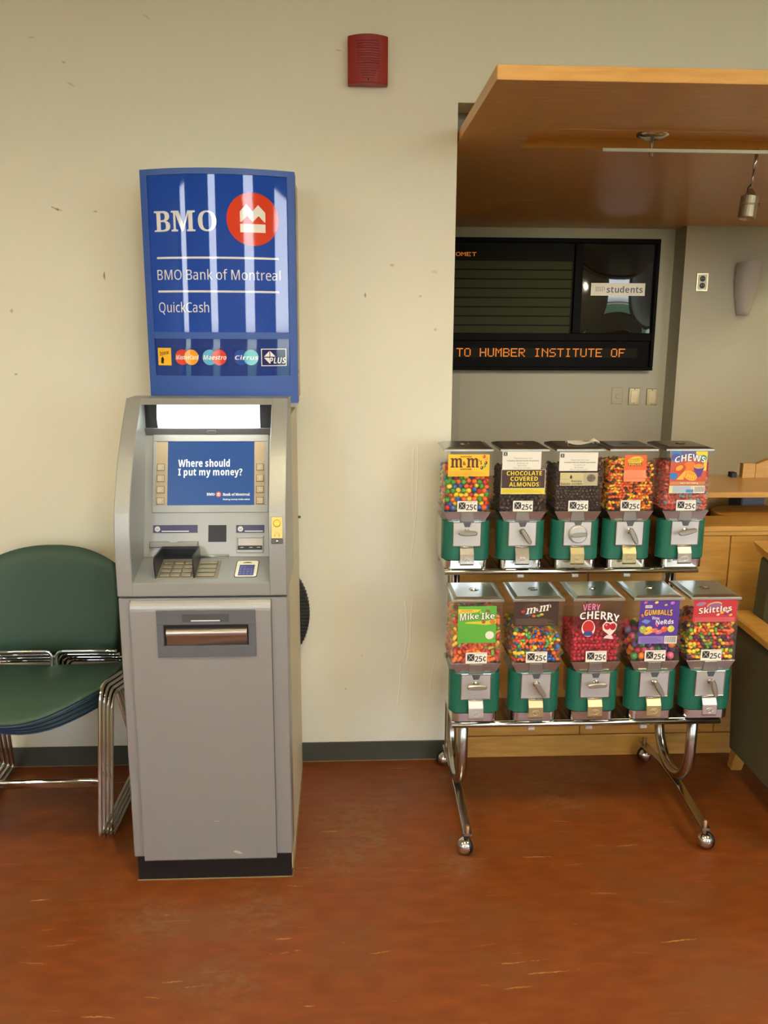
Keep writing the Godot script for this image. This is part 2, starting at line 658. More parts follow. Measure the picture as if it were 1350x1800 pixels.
# the cream wall with the nicks and scrapes that the photograph shows, over x -1.7 to 0.38 and y 0 to 3.05
func wall_texture() -> ImageTexture:
	var w := 1024
	var h := 1536
	var im := Image.create(w, h, false, Image.FORMAT_RGB8)
	im.fill(Color(0.95, 0.95, 0.95))
	var at := func(x: float, y: float) -> Vector2:
		return Vector2((x + 1.7) / 2.08 * w, (CEIL - y) / CEIL * h)
	for s in [[-0.945, 1.985, -0.915, 1.976, 4.0, 0.75], [-0.812, 1.973, -0.802, 1.972, 3.0, 0.6], [-0.794, 1.770, -0.788, 1.769, 18.0, 0.65], [0.072, 1.712, 0.079, 1.711, 9.0, 0.5], [0.16, 1.812, 0.172, 1.811, 6.0, 0.3], [0.258, 1.712, 0.268, 1.711, 4.0, 0.3], [0.31, 1.60, 0.32, 1.60, 5.0, 0.3], [0.30, 1.79, 0.32, 1.79, 8.0, 0.15], [-1.105, 1.655, -1.098, 1.655, 8.0, 0.4], [-1.11, 1.445, -1.10, 1.445, 5.0, 0.5], [-0.02, 2.47, 0.0, 2.468, 2.0, 0.4], [-0.88, 2.42, -0.87, 2.42, 3.0, 0.35], [-0.87, 2.36, -0.845, 2.35, 4.0, 0.2], [-0.62, 2.56, -0.6, 2.55, 4.0, 0.2], [-0.98, 2.49, -0.96, 2.49, 2.0, 0.3], [0.06, 0.42, 0.066, 0.42, 4.0, 0.3], [0.0, 0.29, 0.006, 0.29, 4.0, 0.4]]:
		stroke(im, at.call(s[0], s[1]), at.call(s[2], s[3]), s[4], Color(0.42, 0.36, 0.2, s[5]), 0.3)
	# long vertical scrapes left by the rack: drawn as runs of short strokes
	for run in [[[0.262, 1.20], [0.261, 1.10], [0.258, 1.0], [0.252, 0.90], [0.247, 0.84], [0.240, 0.79]], [[0.245, 1.19], [0.243, 1.05], [0.25, 0.93]], [[0.221, 0.632], [0.228, 0.56], [0.230, 0.50], [0.222, 0.42], [0.209, 0.389], [0.205, 0.30], [0.196, 0.22]], [[0.249, 0.64], [0.243, 0.54], [0.243, 0.47], [0.232, 0.40]], [[0.335, 0.40], [0.322, 0.33], [0.318, 0.27]]]:
		for i in run.size() - 1:
			var a: Vector2 = at.call(run[i][0], run[i][1])
			var b: Vector2 = at.call(run[i + 1][0], run[i + 1][1])
			for k in int((b - a).length()):
				var p := a.lerp(b, k / (b - a).length())
				for dx in range(-1, 2):
					var x := int(p.x) + dx
					var y := int(p.y)
					im.set_pixel(x, y, Color(0.88, 0.87, 0.85) if dx == 1 else Color(1, 1, 1))
	return ImageTexture.create_from_image(im)

# ------------------------------------------------------------------ the room
func uv_quad(st: SurfaceTool, p: Array, uv: Array, n: Vector3) -> void:
	var order := [0, 1, 2, 0, 2, 3]
	if (p[0] - p[2]).cross(p[0] - p[1]).dot(n) < 0.0:
		order = [0, 2, 1, 0, 3, 2]
	for k in order:
		st.set_uv(uv[k])
		st.add_vertex(p[k])

const X0 := -4.6
const X1 := 5.2
const ZR := 5.6
const SILL := 0.95
const HEAD := 3.05
const CEIL := 3.2
const EDGE := 0.377

func make_room() -> void:
	# floor
	var st := begin()
	var p := [Vector3(X0 - 0.2, 0, -2.9), Vector3(X1 + 0.2, 0, -2.9), Vector3(X1 + 0.2, 0, ZR + 0.2), Vector3(X0 - 0.2, 0, ZR + 0.2)]
	var uv := []
	for q in p:
		uv.append(Vector2((q.x + 1.6) / 3.2, (q.z + 0.6) / 3.2))
	uv_quad(st, p, uv, Vector3.UP)
	st.set_uv(Vector2.ZERO)
	box(st, Vector3(X0 - 0.2, -0.15, -2.9), Vector3(X1 + 0.2, -0.002, ZR + 0.2))
	var fm := mat("red brown linoleum", Color.WHITE, 0.42)
	fm.albedo_texture = floor_texture()
	fm.metallic_specular = 0.45
	structure("floor", st, fm, "red-brown streaked linoleum floor with pale scuffs")
	# ceiling
	st = begin()
	box(st, Vector3(X0 - 0.2, CEIL, -2.9), Vector3(X1 + 0.2, CEIL + 0.15, ZR + 0.2))
	structure("ceiling", st, mat("ceiling white", rgb(214, 208, 194), 0.85))
	# the cream wall, with the reception opening to the right of EDGE under y = 2.32
	var wall := frame_of("wall_back", "cream painted wall with small nicks and scrapes")
	st = begin()
	var cm := mat("marked cream paint", rgb(235, 231, 209), 0.75)
	cm.albedo_texture = wall_texture()
	var q := [Vector3(-1.7, 0, 0), Vector3(EDGE, 0, 0), Vector3(EDGE, CEIL, 0), Vector3(-1.7, CEIL, 0)]
	uv_quad(st, q, [Vector2(0, 1), Vector2((EDGE + 1.7) / 2.08, 1), Vector2((EDGE + 1.7) / 2.08, 0), Vector2(0, 0)], Vector3(0, 0, 1))
	part(wall, "marked_paint", st, cm)
	st = begin()
	box(st, Vector3(-1.7, 0, -0.14), Vector3(EDGE, CEIL, -0.0005))
	box(st, Vector3(X0, 0, -0.14), Vector3(-1.7, CEIL, 0))
	box(st, Vector3(EDGE, 2.32, -0.14), Vector3(X1, CEIL, 0))
	part(wall, "masonry", st, mat("cream paint"))
	# vinyl base
	st = begin()
	box(st, Vector3(X0, 0, 0.0005), Vector3(EDGE, 0.077, 0.006), 0.0015)
	var bb := structure("baseboard_back", st, mat("vinyl base"), "dark grey vinyl base along the cream wall")
	st = begin()
	box(st, Vector3(X0, 0, 0.006), Vector3(EDGE, 0.002, 0.0085))
	part(bb, "sealant_bead", st, mat("sealant", rgb(132, 114, 84), 0.8))
	# side walls
	st = begin()
	box(st, Vector3(X0 - 0.2, 0, -2.9), Vector3(X0, CEIL, ZR + 0.2))
	structure("wall_left", st, mat("cream paint"))
	st = begin()
	box(st, Vector3(X1, 0, -2.9), Vector3(X1 + 0.2, CEIL, ZR + 0.2))
	structure("wall_right", st, mat("cream paint"))
	# the rear wall behind the camera: piers between tall windows
	var rear := frame_of("wall_rear", "rear wall of piers between tall windows")
	st = begin()
	box(st, Vector3(X0, 0, ZR), Vector3(X1, SILL, ZR + 0.2))
	part(rear, "sill_wall", st, mat("cream paint"))
	st = begin()
	box(st, Vector3(X0, HEAD, ZR), Vector3(X1, CEIL, ZR + 0.2))
	part(rear, "lintel", st, mat("cream paint"))
	var xs := [-4.6, -4.4, -3.75, -1.8, -1.15, 0.85, 1.70, 3.45, 5.10, 5.2]
	# piers between xs[0]-xs[1], xs[2]-xs[3] ...; windows between
	for i in range(0, xs.size() - 1):
		if i % 2 == 0:
			st = begin()
			box(st, Vector3(xs[i], SILL, ZR), Vector3(xs[i + 1], HEAD, ZR + 0.2))
			part(rear, "pier", st, mat("cream paint"))
		else:
			var w := frame_of("window_%d" % ((i + 1) / 2), "tall window with a dark frame behind the camera")
			st = begin()
			var a: float = xs[i]
			var b: float = xs[i + 1]
			for k in [[a, SILL, a + 0.05, HEAD], [b - 0.05, SILL, b, HEAD], [a, SILL, b, SILL + 0.05], [a, HEAD - 0.05, b, HEAD], [a, 1.50, b, 1.55]]:
				box(st, Vector3(k[0], k[1], ZR + 0.06), Vector3(k[2], k[3], ZR + 0.12))
			part(w, "frame", st, mat("dark grey plastic"))
			for k in [[SILL + 0.05, 1.50], [1.55, HEAD - 0.05]]:
				st = begin()
				box(st, Vector3(a + 0.05, k[0], ZR + 0.085), Vector3(b - 0.05, k[1], ZR + 0.091))
				part(w, "pane", st, mat("window glass"))
	# lawn outside
	st = begin()
	box(st, Vector3(-30, -0.3, ZR + 0.2), Vector3(30, -0.16, ZR + 40))
	var lawn := mat("lawn", rgb(96, 122, 58), 0.95)
	textured(lawn, speckle(0.05, 3, Color(0.7, 0.75, 0.6), Color(1, 1, 1), 128), Vector3.ONE * 0.4)
	structure("lawn", st, lawn, "green lawn outside the windows")

# ------------------------------------------------------------------ reception behind the opening
func make_reception() -> void:
	var g := mat("grey paint")
	var st := begin()
	box(st, Vector3(0.73, 0, -2.55), Vector3(2.035, CEIL, -2.40))
	extrude(st, PackedVector2Array([Vector2(-1.4, -2.78), Vector2(0.73, -2.40), Vector2(0.73, -2.55), Vector2(-1.4, -2.9)]), 0, CEIL, along_y())
	structure("wall_reception", st, g, "grey painted wall behind the reception")
	st = begin()
	box(st, Vector3(2.035, 0, -2.55), Vector3(X1, CEIL, -2.222))
	structure("wall_reception_right", st, g, "nearer grey wall of the reception")
	st = begin()
	box(st, Vector3(-1.55, 0, -2.9), Vector3(-1.4, CEIL, -0.14))
	structure("wall_reception_left", st, g)
	# closing board between the canopy and the head of the opening
	st = begin()
	box(st, Vector3(EDGE - 0.05, 2.245, -0.20), Vector3(X1, 2.60, -0.17))
	structure("trim_1", st, g, "grey closing board above the canopy")
	# counter of maple panels under the opening
	var c := thing("reception_counter", "maple reception counter with square panels behind the candy machines", "counter")
	var maple := mat("maple laminate")
	st = begin()
	box(st, Vector3(EDGE + 0.004, 0.088, -0.16), Vector3(X1 - 0.01, 0.868, -0.012))
	part(c, "carcass", st, mat("maple laminate"))
	var x := EDGE + 0.004
	for j in [0.894, 1.415, 1.936, 2.457, 2.978, 3.5, 4.02, 4.54, 5.06]:
		st = begin()
		box(st, Vector3(x + 0.002, 0.090, -0.012), Vector3(j - 0.002, 0.866, 0.0), 0.0012)
		part(c, "panel", st, maple)
		x = j
	st = begin()
	box(st, Vector3(EDGE + 0.004, 0, -0.15), Vector3(X1 - 0.01, 0.085, 0.0), 0.0015)
	part(c, "kickboard", st, maple)
	st = begin()
	box(st, Vector3(EDGE + 0.004, 0.868, -0.16), Vector3(X1 - 0.01, 0.884, 0.004), 0.001)
	part(c, "trim_strip", st, maple)
	st = begin()
	box(st, Vector3(EDGE + 0.004, 0.885, -0.17), Vector3(X1 - 0.01, 0.904, 0.010), 0.0015)
	part(c, "top", st, maple)
	# raised desk shelf standing on the counter
	var s := thing("desk_shelf", "raised maple shelf on uprights standing on the reception counter", "shelf")
	st = begin()
	box(st, Vector3(0.52, 0.968, -0.60), Vector3(4.0, 0.990, -0.20), 0.0015)
	part(s, "board", st, maple)
	st = begin()
	box(st, Vector3(0.52, 0.0, -0.60), Vector3(4.0, 0.968, -0.575))
	part(s, "back_board", st, maple)
	for ux in [0.53, 1.0, 2.4, 3.97]:
		st = begin()
		box(st, Vector3(ux, 0.0, -0.575), Vector3(ux + 0.02, 0.968, -0.20))
		part(s, "upright", st, maple)
	# what stands in the shelf's opening
	st = begin()
	box(st, Vector3(1.66, 0.0, -0.57), Vector3(1.76, 0.945, -0.45), 0.004)
	var bx := part(self, "grey_box", st, mat("blue grey board", rgb(104, 106, 112), 0.7))
	tag(bx, "dull blue-grey box under the raised shelf of the reception counter", "box")
	# a rounded wooden piece lying on the counter
	st = begin()
	extrude(st, round_rect(1.48, -0.42, 1.84, -0.19, 0.11, 8), 0.0, 0.893, along_y(), 0.004)
	var tr := part(self, "wooden_pedestal", st, mat("amber maple", rgb(204, 146, 56), 0.45))
	tag(tr, "rounded amber wooden pedestal under the raised shelf of the counter", "pedestal")
	# slanted side of a desk screen on the shelf
	var d := thing("desk_screen", "sloping maple side screen standing on the raised counter shelf", "screen", Vector3(1.742, 0.990, -0.52))
	st = begin()
	extrude(st, PackedVector2Array([Vector2(0, 0), Vector2(0, 0.058), Vector2(0.75, 0.36), Vector2(1.6, 0.42), Vector2(1.6, 0)]), -0.03, 0.0, Transform3D(Basis(), Vector3.ZERO), 0.001)
	part(d, "panel", st, maple)
	st = begin()
	box(st, Vector3(-0.055, 0, -0.03), Vector3(-0.001, 0.062, 0.0), 0.001)
	part(d, "end_post", st, mat("maple laminate"))
	st = begin()
	box(st, Vector3(-0.012, -0.011, -0.018), Vector3(0.012, 0.011, 0.018), 0.002)
	var k := part(self, "black_clip", st, mat("black plastic"))
	k.position = Vector3(1.655, 1.001, -0.545)
	tag(k, "tiny black clip on the raised shelf beside the sloping screen", "clip")

func make_canopy() -> void:
	var c := thing("canopy", "wide maple canopy slab reaching out over the reception opening", "canopy")
	var y0 := 2.205
	var y1 := 2.238
	var x0 := 0.385
	var x1 := 2.95
	# soffit with a sunk slot from x 0.60, z -0.10 to 0.18
	var st := begin()
	var s0 := Vector2(0.60, -0.105)
	var s1 := Vector2(2.8, 0.185)
	box(st, Vector3(x0, y0, -2.20), Vector3(x1, y1 - 0.002, s0.y))
	box(st, Vector3(x0, y0, s1.y), Vector3(x1, y1 - 0.002, 0.690))
	box(st, Vector3(x0, y0, s0.y), Vector3(s0.x, y1 - 0.002, s1.y))
	box(st, Vector3(s1.x, y0, s0.y), Vector3(x1, y1 - 0.002, s1.y))
	box(st, Vector3(x0, y0, -2.39), Vector3(2.03, y1 - 0.002, -2.20))
	part(c, "soffit", st, mat("maple laminate"))
	st = begin()
	box(st, Vector3(x0, y1 - 0.002, -2.20), Vector3(x1, y1, 0.690))
	box(st, Vector3(s0.x - 0.02, y1, s0.y - 0.02), Vector3(s1.x + 0.02, y1 + 0.012, s1.y + 0.02))
	part(c, "top_board", st, mat("maple laminate"))
	st = begin()
	box(st, Vector3(x0 - 0.001, y0 - 0.001, 0.690), Vector3(x1, y1 + 0.001, 0.702), 0.001)
	part(c, "front_edge", st, mat("maple laminate"))
	st = begin()
	box(st, Vector3(x0 - 0.002, y0 - 0.001, -2.2), Vector3(x0, y1 + 0.001, 0.700))
	part(c, "end_edge", st, mat("maple laminate"))
	# lining strips of the slot
	st = begin()
	box(st, Vector3(s0.x, y0 - 0.003, s1.y - 0.004), Vector3(s1.x, y1 - 0.002, s1.y + 0.010))
	part(c, "slot_lip", st, mat("maple laminate"))
	st = begin()
	box(st, Vector3(s0.x, y0, s0.y), Vector3(s1.x, y1 - 0.002, s0.y + 0.012))
	part(c, "slot_lip", st, mat("maple laminate"))
	st = begin()
	box(st, Vector3(0.66, y0 - 0.0015, -1.30), Vector3(1.02, y0 - 0.0002, -1.28))
	part(c, "seam_strip", st, mat("maple laminate"))
	# rail light hung under the slot
	var t := thing("track_light", "steel rail with a round mount hung under the wooden canopy", "light rail")
	st = begin(true)
	lathe(st, [Vector2(0, 0.0), Vector2(0.05, 0.0), Vector2(0.05, -0.008), Vector2(0.03, -0.016), Vector2(0, -0.016)], 28, Transform3D(Basis(), Vector3(0.99, y0 + 0.010, 0.10)))
	part(t, "mount", st, mat("worn chrome"))
	st = begin(true)
	tube(st, [Vector3(0.99, y1 - 0.02, 0.10), Vector3(0.99, 2.145, 0.10)], 0.006, 10)
	part(t, "stem", st, mat("worn chrome"))
	st = begin()
	box(st, Vector3(0.829, 2.157, 0.094), Vector3(2.6, 2.169, 0.106), 0.001)
	part(t, "rail", st, mat("brushed steel", rgb(176, 166, 140), 0.35, 0.9))
	spot_lamp(Vector3(1.335, 2.157, 0.10), "small cylindrical steel spot lamp hanging unlit from the rail", Vector3.ZERO)
	# another on the same rail, past the picture's edge, is switched on and washes the grey wall
	spot_lamp(Vector3(1.62, 2.157, 0.10), "lit steel spot lamp in the middle of the rail", Vector3(1.45, 1.0, -2.4))

func spot_lamp(at: Vector3, label: String, towards: Vector3) -> void:
	var l := thing("spot_lamp", label, "lamp", at, "spot lamps on the rail")
	var st := begin()
	st = begin(true)
	tube(st, [Vector3(0, 0.014, 0), Vector3(0, -0.02, 0), Vector3(-0.004, -0.045, 0)], 0.006, 8)
	tube(st, [Vector3(-0.004, -0.04, 0), Vector3(-0.008, -0.10, 0.0)], 0.003, 6)
	part(l, "stem", st, mat("worn chrome"))
	st = begin(true)
	tube(st, fillet([Vector3(-0.008, -0.09, 0), Vector3(-0.022, -0.105, 0.004), Vector3(-0.020, -0.125, 0.004), Vector3(-0.006, -0.135, 0)], 0.012), 0.0022, 6)
	part(l, "cable", st, mat("black plastic"))
	var head_at := Vector3(-0.012, -0.16, 0)
	var lx := aim(head_at, Vector3(0.10, 1, -0.06) if towards == Vector3.ZERO else at + head_at - towards)
	st = begin()
	lathe(st, [Vector2(0, 0.055), Vector2(0.006, 0.055), Vector2(0.020, 0.034), Vector2(0.028, 0.030), Vector2(0.028, 0.006), Vector2(0.0265, 0.004), Vector2(0.0265, 0.002), Vector2(0.028, 0.0), Vector2(0.028, -0.036), Vector2(0.024, -0.040), Vector2(0.021, -0.032), Vector2(0, -0.030)], 24, lx)
	part(l, "head", st, mat("brushed steel"))
	st = begin(true)
	tube(st, [lx * Vector3(0.027, 0.010, 0), lx * Vector3(0.036, 0.010, 0)], 0.004, 8)
	part(l, "knob", st, mat("worn chrome"))
	if towards == Vector3.ZERO:
		return
	st = begin()
	lathe(st, [Vector2(0.021, -0.0318), Vector2(0.0, -0.0318)], 20, lx)
	var m := mat("lit halogen lens", rgb(250, 240, 220), 0.4)
	m.emission_enabled = true
	m.emission = Color(1.0, 0.92, 0.76)
	m.emission_energy_multiplier = 4.0
	part(l, "lens", st, m)
	var s := SpotLight3D.new()
	s.name = "beam"
	s.light_color = Color(1.0, 0.93, 0.80)
	s.light_energy = 2.3
	s.light_size = 0.02
	s.spot_range = 12.0
	s.spot_attenuation = 2.0
	s.spot_angle = 33.0
	s.spot_angle_attenuation = 1.0
	s.shadow_enabled = true
	l.add_child(s)
	s.position = lx * Vector3(0, -0.045, 0)
	s.look_at_from_position(at + s.position, towards, Vector3.UP)
	s.position = lx * Vector3(0, -0.045, 0)

# ------------------------------------------------------------------ fire alarm horn
func make_horn() -> void:
	var h := thing("alarm_horn", "dark red ribbed fire alarm horn high on the cream wall", "alarm", Vector3(0.083, 2.432, 0))
	var red := mat("red alarm plastic", rgb(142, 30, 24), 0.5)
	var hw := 0.0635
	var hh := 0.071
	var plan := PackedVector2Array([Vector2(-hw, 0), Vector2(hw, 0), Vector2(hw, 0.030)])
	for k in range(1, 14):
		var t := 1.0 - 2.0 * k / 14.0
		plan.append(Vector2(hw * t, 0.030 + 0.026 * (1.0 - t * t)))
	plan.append(Vector2(-hw, 0.030))
	var st := begin()
	extrude(st, plan, -hh, hh, along_y(), 0.003)
	part(h, "housing", st, red)
	# ribs of the grille, a touch proud of the curved front, with slots between
	for i in 16:
		var y := hh * 0.74 - i * 0.0072
		var wide := 0.036 if i < 12 else 0.026 - (i - 12) * 0.003
		st = begin()
		var pl := PackedVector2Array()
		for k in 9:
			var t := -1.0 + 2.0 * k / 8.0
			var x := wide * t
			pl.append(Vector2(x, 0.0565 - 0.026 * (x / hw) * (x / hw) + 0.0028))
		for k in 9:
			var t := 1.0 - 2.0 * k / 8.0
			var x := wide * t
			pl.append(Vector2(x, 0.0545 - 0.026 * (x / hw) * (x / hw)))
		extrude(st, pl, y - 0.0018, y + 0.0018, along_y())
		part(h, "rib", st, red)
	st = begin(true)
	lathe(st, [Vector2(0, 0.002), Vector2(0.003, 0.001), Vector2(0.003, 0)], 10, aim(Vector3(0.001, -0.062, 0.0555), Vector3(0, 0, 1)))
	part(h, "screw", st, mat("dark red plastic", rgb(70, 14, 12), 0.5))

# ------------------------------------------------------------------ the lit-look blue sign over the cash machine
func sign_bend(p: Vector3) -> Vector3:
	return Vector3(p.x, p.y, p.z + 0.295 - 0.055 * (p.x / 0.23) * (p.x / 0.23))

func curved_slab(st: SurfaceTool, x0: float, x1: float, y0: float, y1: float, z0: float, z1: float, n := 16) -> void:
	for k in n:
		var xa := lerpf(x0, x1, float(k) / n)
		var xb := lerpf(x0, x1, float(k + 1) / n)
		var fa := sign_bend(Vector3(xa, 0, z1)).z
		var fb := sign_bend(Vector3(xb, 0, z1)).z
		var ra := sign_bend(Vector3(xa, 0, z0)).z
		var rb := sign_bend(Vector3(xb, 0, z0)).z
		st.set_smooth_group(0)
		quad(st, Vector3(xa, y0, fa), Vector3(xb, y0, fb), Vector3(xb, y1, fb), Vector3(xa, y1, fa), Vector3(0, 0, 1))
		st.set_smooth_group(1)
		quad(st, Vector3(xa, y0, ra), Vector3(xb, y0, rb), Vector3(xb, y1, rb), Vector3(xa, y1, ra), Vector3(0, 0, -1))
		st.set_smooth_group(-1)
		quad(st, Vector3(xa, y1, fa), Vector3(xb, y1, fb), Vector3(xb, y1, rb), Vector3(xa, y1, ra), Vector3.UP)
		quad(st, Vector3(xa, y0, fa), Vector3(xb, y0, fb), Vector3(xb, y0, rb), Vector3(xa, y0, ra), Vector3.DOWN)
	for x in [x0, x1]:
		var f := sign_bend(Vector3(x, 0, z1)).z
		var r := sign_bend(Vector3(x, 0, z0)).z
		quad(st, Vector3(x, y0, f), Vector3(x, y1, f), Vector3(x, y1, r), Vector3(x, y0, r), Vector3(-1 if x == x0 else 1, 0, 0))

func bank_mark(p: Print, cx: float, cy: float, r: float) -> void:
	p.disc(cx, cy, r, r, rgb(206, 62, 34), 40)
	var k := r / 190.0
	var m := PackedVector2Array()
	for q in [[830, 474], [830, 402], [880, 345], [921, 398], [963, 352], [1013, 405], [1013, 474], [1007, 474], [965, 430], [921, 474], [882, 430], [841, 474]]:
		m.append(Vector2(cx + (q[0] - 921) * k, cy - (q[1] - 455) * k))
	p.poly(m, rgb(232, 230, 222))
	p.rect(cx - 91 * k, cy - 93 * k, cx + 92 * k, cy - 33 * k, rgb(232, 230, 222))

func make_sign() -> void:
	var s := thing("bank_sign", "tall curved blue bank sign with white lettering above the cash machine", "sign", Vector3(-0.374, 0, 0))
	var blue := mat("blue frame paint", rgb(44, 82, 160), 0.42)
	var st := begin()
	box(st, Vector3(-0.226, 1.376, 0.002), Vector3(0.226, 2.052, 0.20), 0.003)
	part(s, "housing", st, mat("beige paint"), "pale beige housing")
	st = begin()
	curved_slab(st, -0.230, 0.230, 1.372, 2.058, -0.055, -0.004)
	part(s, "back_shell", st, blue)
	# frame round the two glossy faces
	st = begin()
	curved_slab(st, -0.230, 0.230, 2.043, 2.060, -0.02, 0.0035)
	curved_slab(st, -0.230, 0.230, 1.370, 1.456, -0.02, 0.0035)
	curved_slab(st, -0.208, 0.208, 1.568, 1.588, -0.02, 0.0035)
	curved_slab(st, -0.230, -0.208, 1.456, 2.043, -0.02, 0.0035, 3)
	curved_slab(st, 0.208, 0.230, 1.456, 2.043, -0.02, 0.0035, 3)
	part(s, "frame", st, blue)
	var gloss := mat("blue acrylic face", rgb(22, 68, 166), 0.04)
	st = begin(true)
	curved_slab(st, -0.208, 0.208, 1.588, 2.043, -0.02, 0.0, 32)
	var up := part(s, "upper_face", st, gloss)
	st = begin(true)
	curved_slab(st, -0.208, 0.208, 1.456, 1.568, -0.02, 0.0, 32)
	var low := part(s, "lower_face", st, mat("deep blue acrylic face", rgb(20, 52, 130), 0.05))
	# lettering; x is measured from the sign's middle (-0.374)
	var white := rgb(222, 226, 226)
	var p := Print.new()
	p.z = 0.0004
	p.bend = sign_bend
	p.glyph(letters("BMO", "serif bold"), -0.190, 1.882, 0.000, 1.941, white)
	bank_mark(p, 0.106, 1.918, 0.0765)
	p.rect(-0.187, 1.8035, 0.180, 1.8095, white, 16)
	p.glyph(letters("BMO Bank of Montreal", "regular"), -0.188, 1.742, 0.184, 1.774, white)
	p.rect(-0.188, 1.7055, 0.179, 1.7115, white, 16)
	p.glyph(letters("QuickCash", "regular"), -0.188, 1.639, -0.031, 1.678, white)
	var ink := print_mat(0.08)
	part(up, "lettering", p.mesh(), ink, "white lettering and red round emblem")
	p = Print.new()
	p.z = 0.0004
	p.bend = sign_bend
	# yellow card
	p.rect(-0.199, 1.487, -0.156, 1.540, rgb(240, 184, 40), 3)
	p.glyph(letters("Interac", "bold"), -0.193, 1.516, -0.162, 1.528, rgb(30, 24, 16), func(q): return Vector2(q.x, q.y + q.x * 0.5))
	p.poly(PackedVector2Array([Vector2(-0.190, 1.494), Vector2(-0.182, 1.492), Vector2(-0.180, 1.506), Vector2(-0.184, 1.514), Vector2(-0.189, 1.508)]), rgb(30, 24, 16))
	# two-disc cards
	for d in [[-0.106, rgb(214, 62, 38), rgb(240, 160, 36), "MasterCard"], [-0.020, rgb(96, 176, 214), rgb(214, 58, 44), "Maestro"], [0.076, rgb(34, 74, 160), rgb(98, 186, 206), "Cirrus"]]:
		p.rect(d[0] - 0.041, 1.486, d[0] + 0.041, 1.540, rgb(24, 44, 118), 4)
		p.disc(d[0] - 0.0145, 1.5125, 0.0225, 0.0235, d[1], 28)
		p.disc(d[0] + 0.0145, 1.5125, 0.0225, 0.0235, d[2], 28)
		p.glyph(letters(d[3], "bold"), d[0] - 0.035, 1.5055, d[0] + 0.035, 1.5195, rgb(240, 240, 236), func(q): return Vector2(q.x + q.y * 0.04, q.y))
	# the card with the four-piece diamond
	p.rect(0.121, 1.486, 0.197, 1.539, rgb(236, 236, 232), 4)
	p.rect(0.1235, 1.4885, 0.1945, 1.5365, rgb(28, 34, 96), 4)
	var dm := Vector2(0.147, 1.513)
	for k in [[-1, 1], [1, 1], [-1, -1]]:
		p.poly(PackedVector2Array([dm + Vector2(k[0] * 0.0012, k[1] * 0.0016), dm + Vector2(k[0] * 0.0175, k[1] * 0.0016), dm + Vector2(k[0] * 0.0012, k[1] * 0.019)]), rgb(236, 236, 232))
	p.glyph(letters("PLUS", "bold"), 0.145, 1.494, 0.193, 1.512, rgb(236, 236, 232), func(q): return Vector2(q.x + q.y * 0.06, q.y))
	part(low, "card_logos", p.mesh(), ink, "row of five small card network emblems")
	st = begin(true)
	lathe(st, [Vector2(0, 0.006), Vector2(0.006, 0.005), Vector2(0.007, 0)], 12, aim(Vector3(0.226, 1.465, 0.17), Vector3(1, 0, 0)))
	part(s, "lock", st, mat("chrome"))

# ------------------------------------------------------------------ the cash machine
func plate_print(p: Print, x0: float, y0: float, x1: float, y1: float, line_to: float) -> void:
	p.rect(x0, y0, x1, y1, rgb(62, 62, 98))
	var cy := (y0 + y1) * 0.5
	p.disc(x0 + 0.0125, cy, 0.0078, 0.0078, rgb(206, 206, 206), 20)
	p.disc(x0 + 0.0125, cy, 0.004, 0.004, rgb(150, 150, 156), 12)
	p.disc(x0 + 0.0125, cy + 0.001, 0.002, 0.002, rgb(206, 206, 206), 10)
	p.rect(x0 + 0.025, y0 + 0.0035, line_to, y0 + 0.0062, rgb(226, 226, 226))

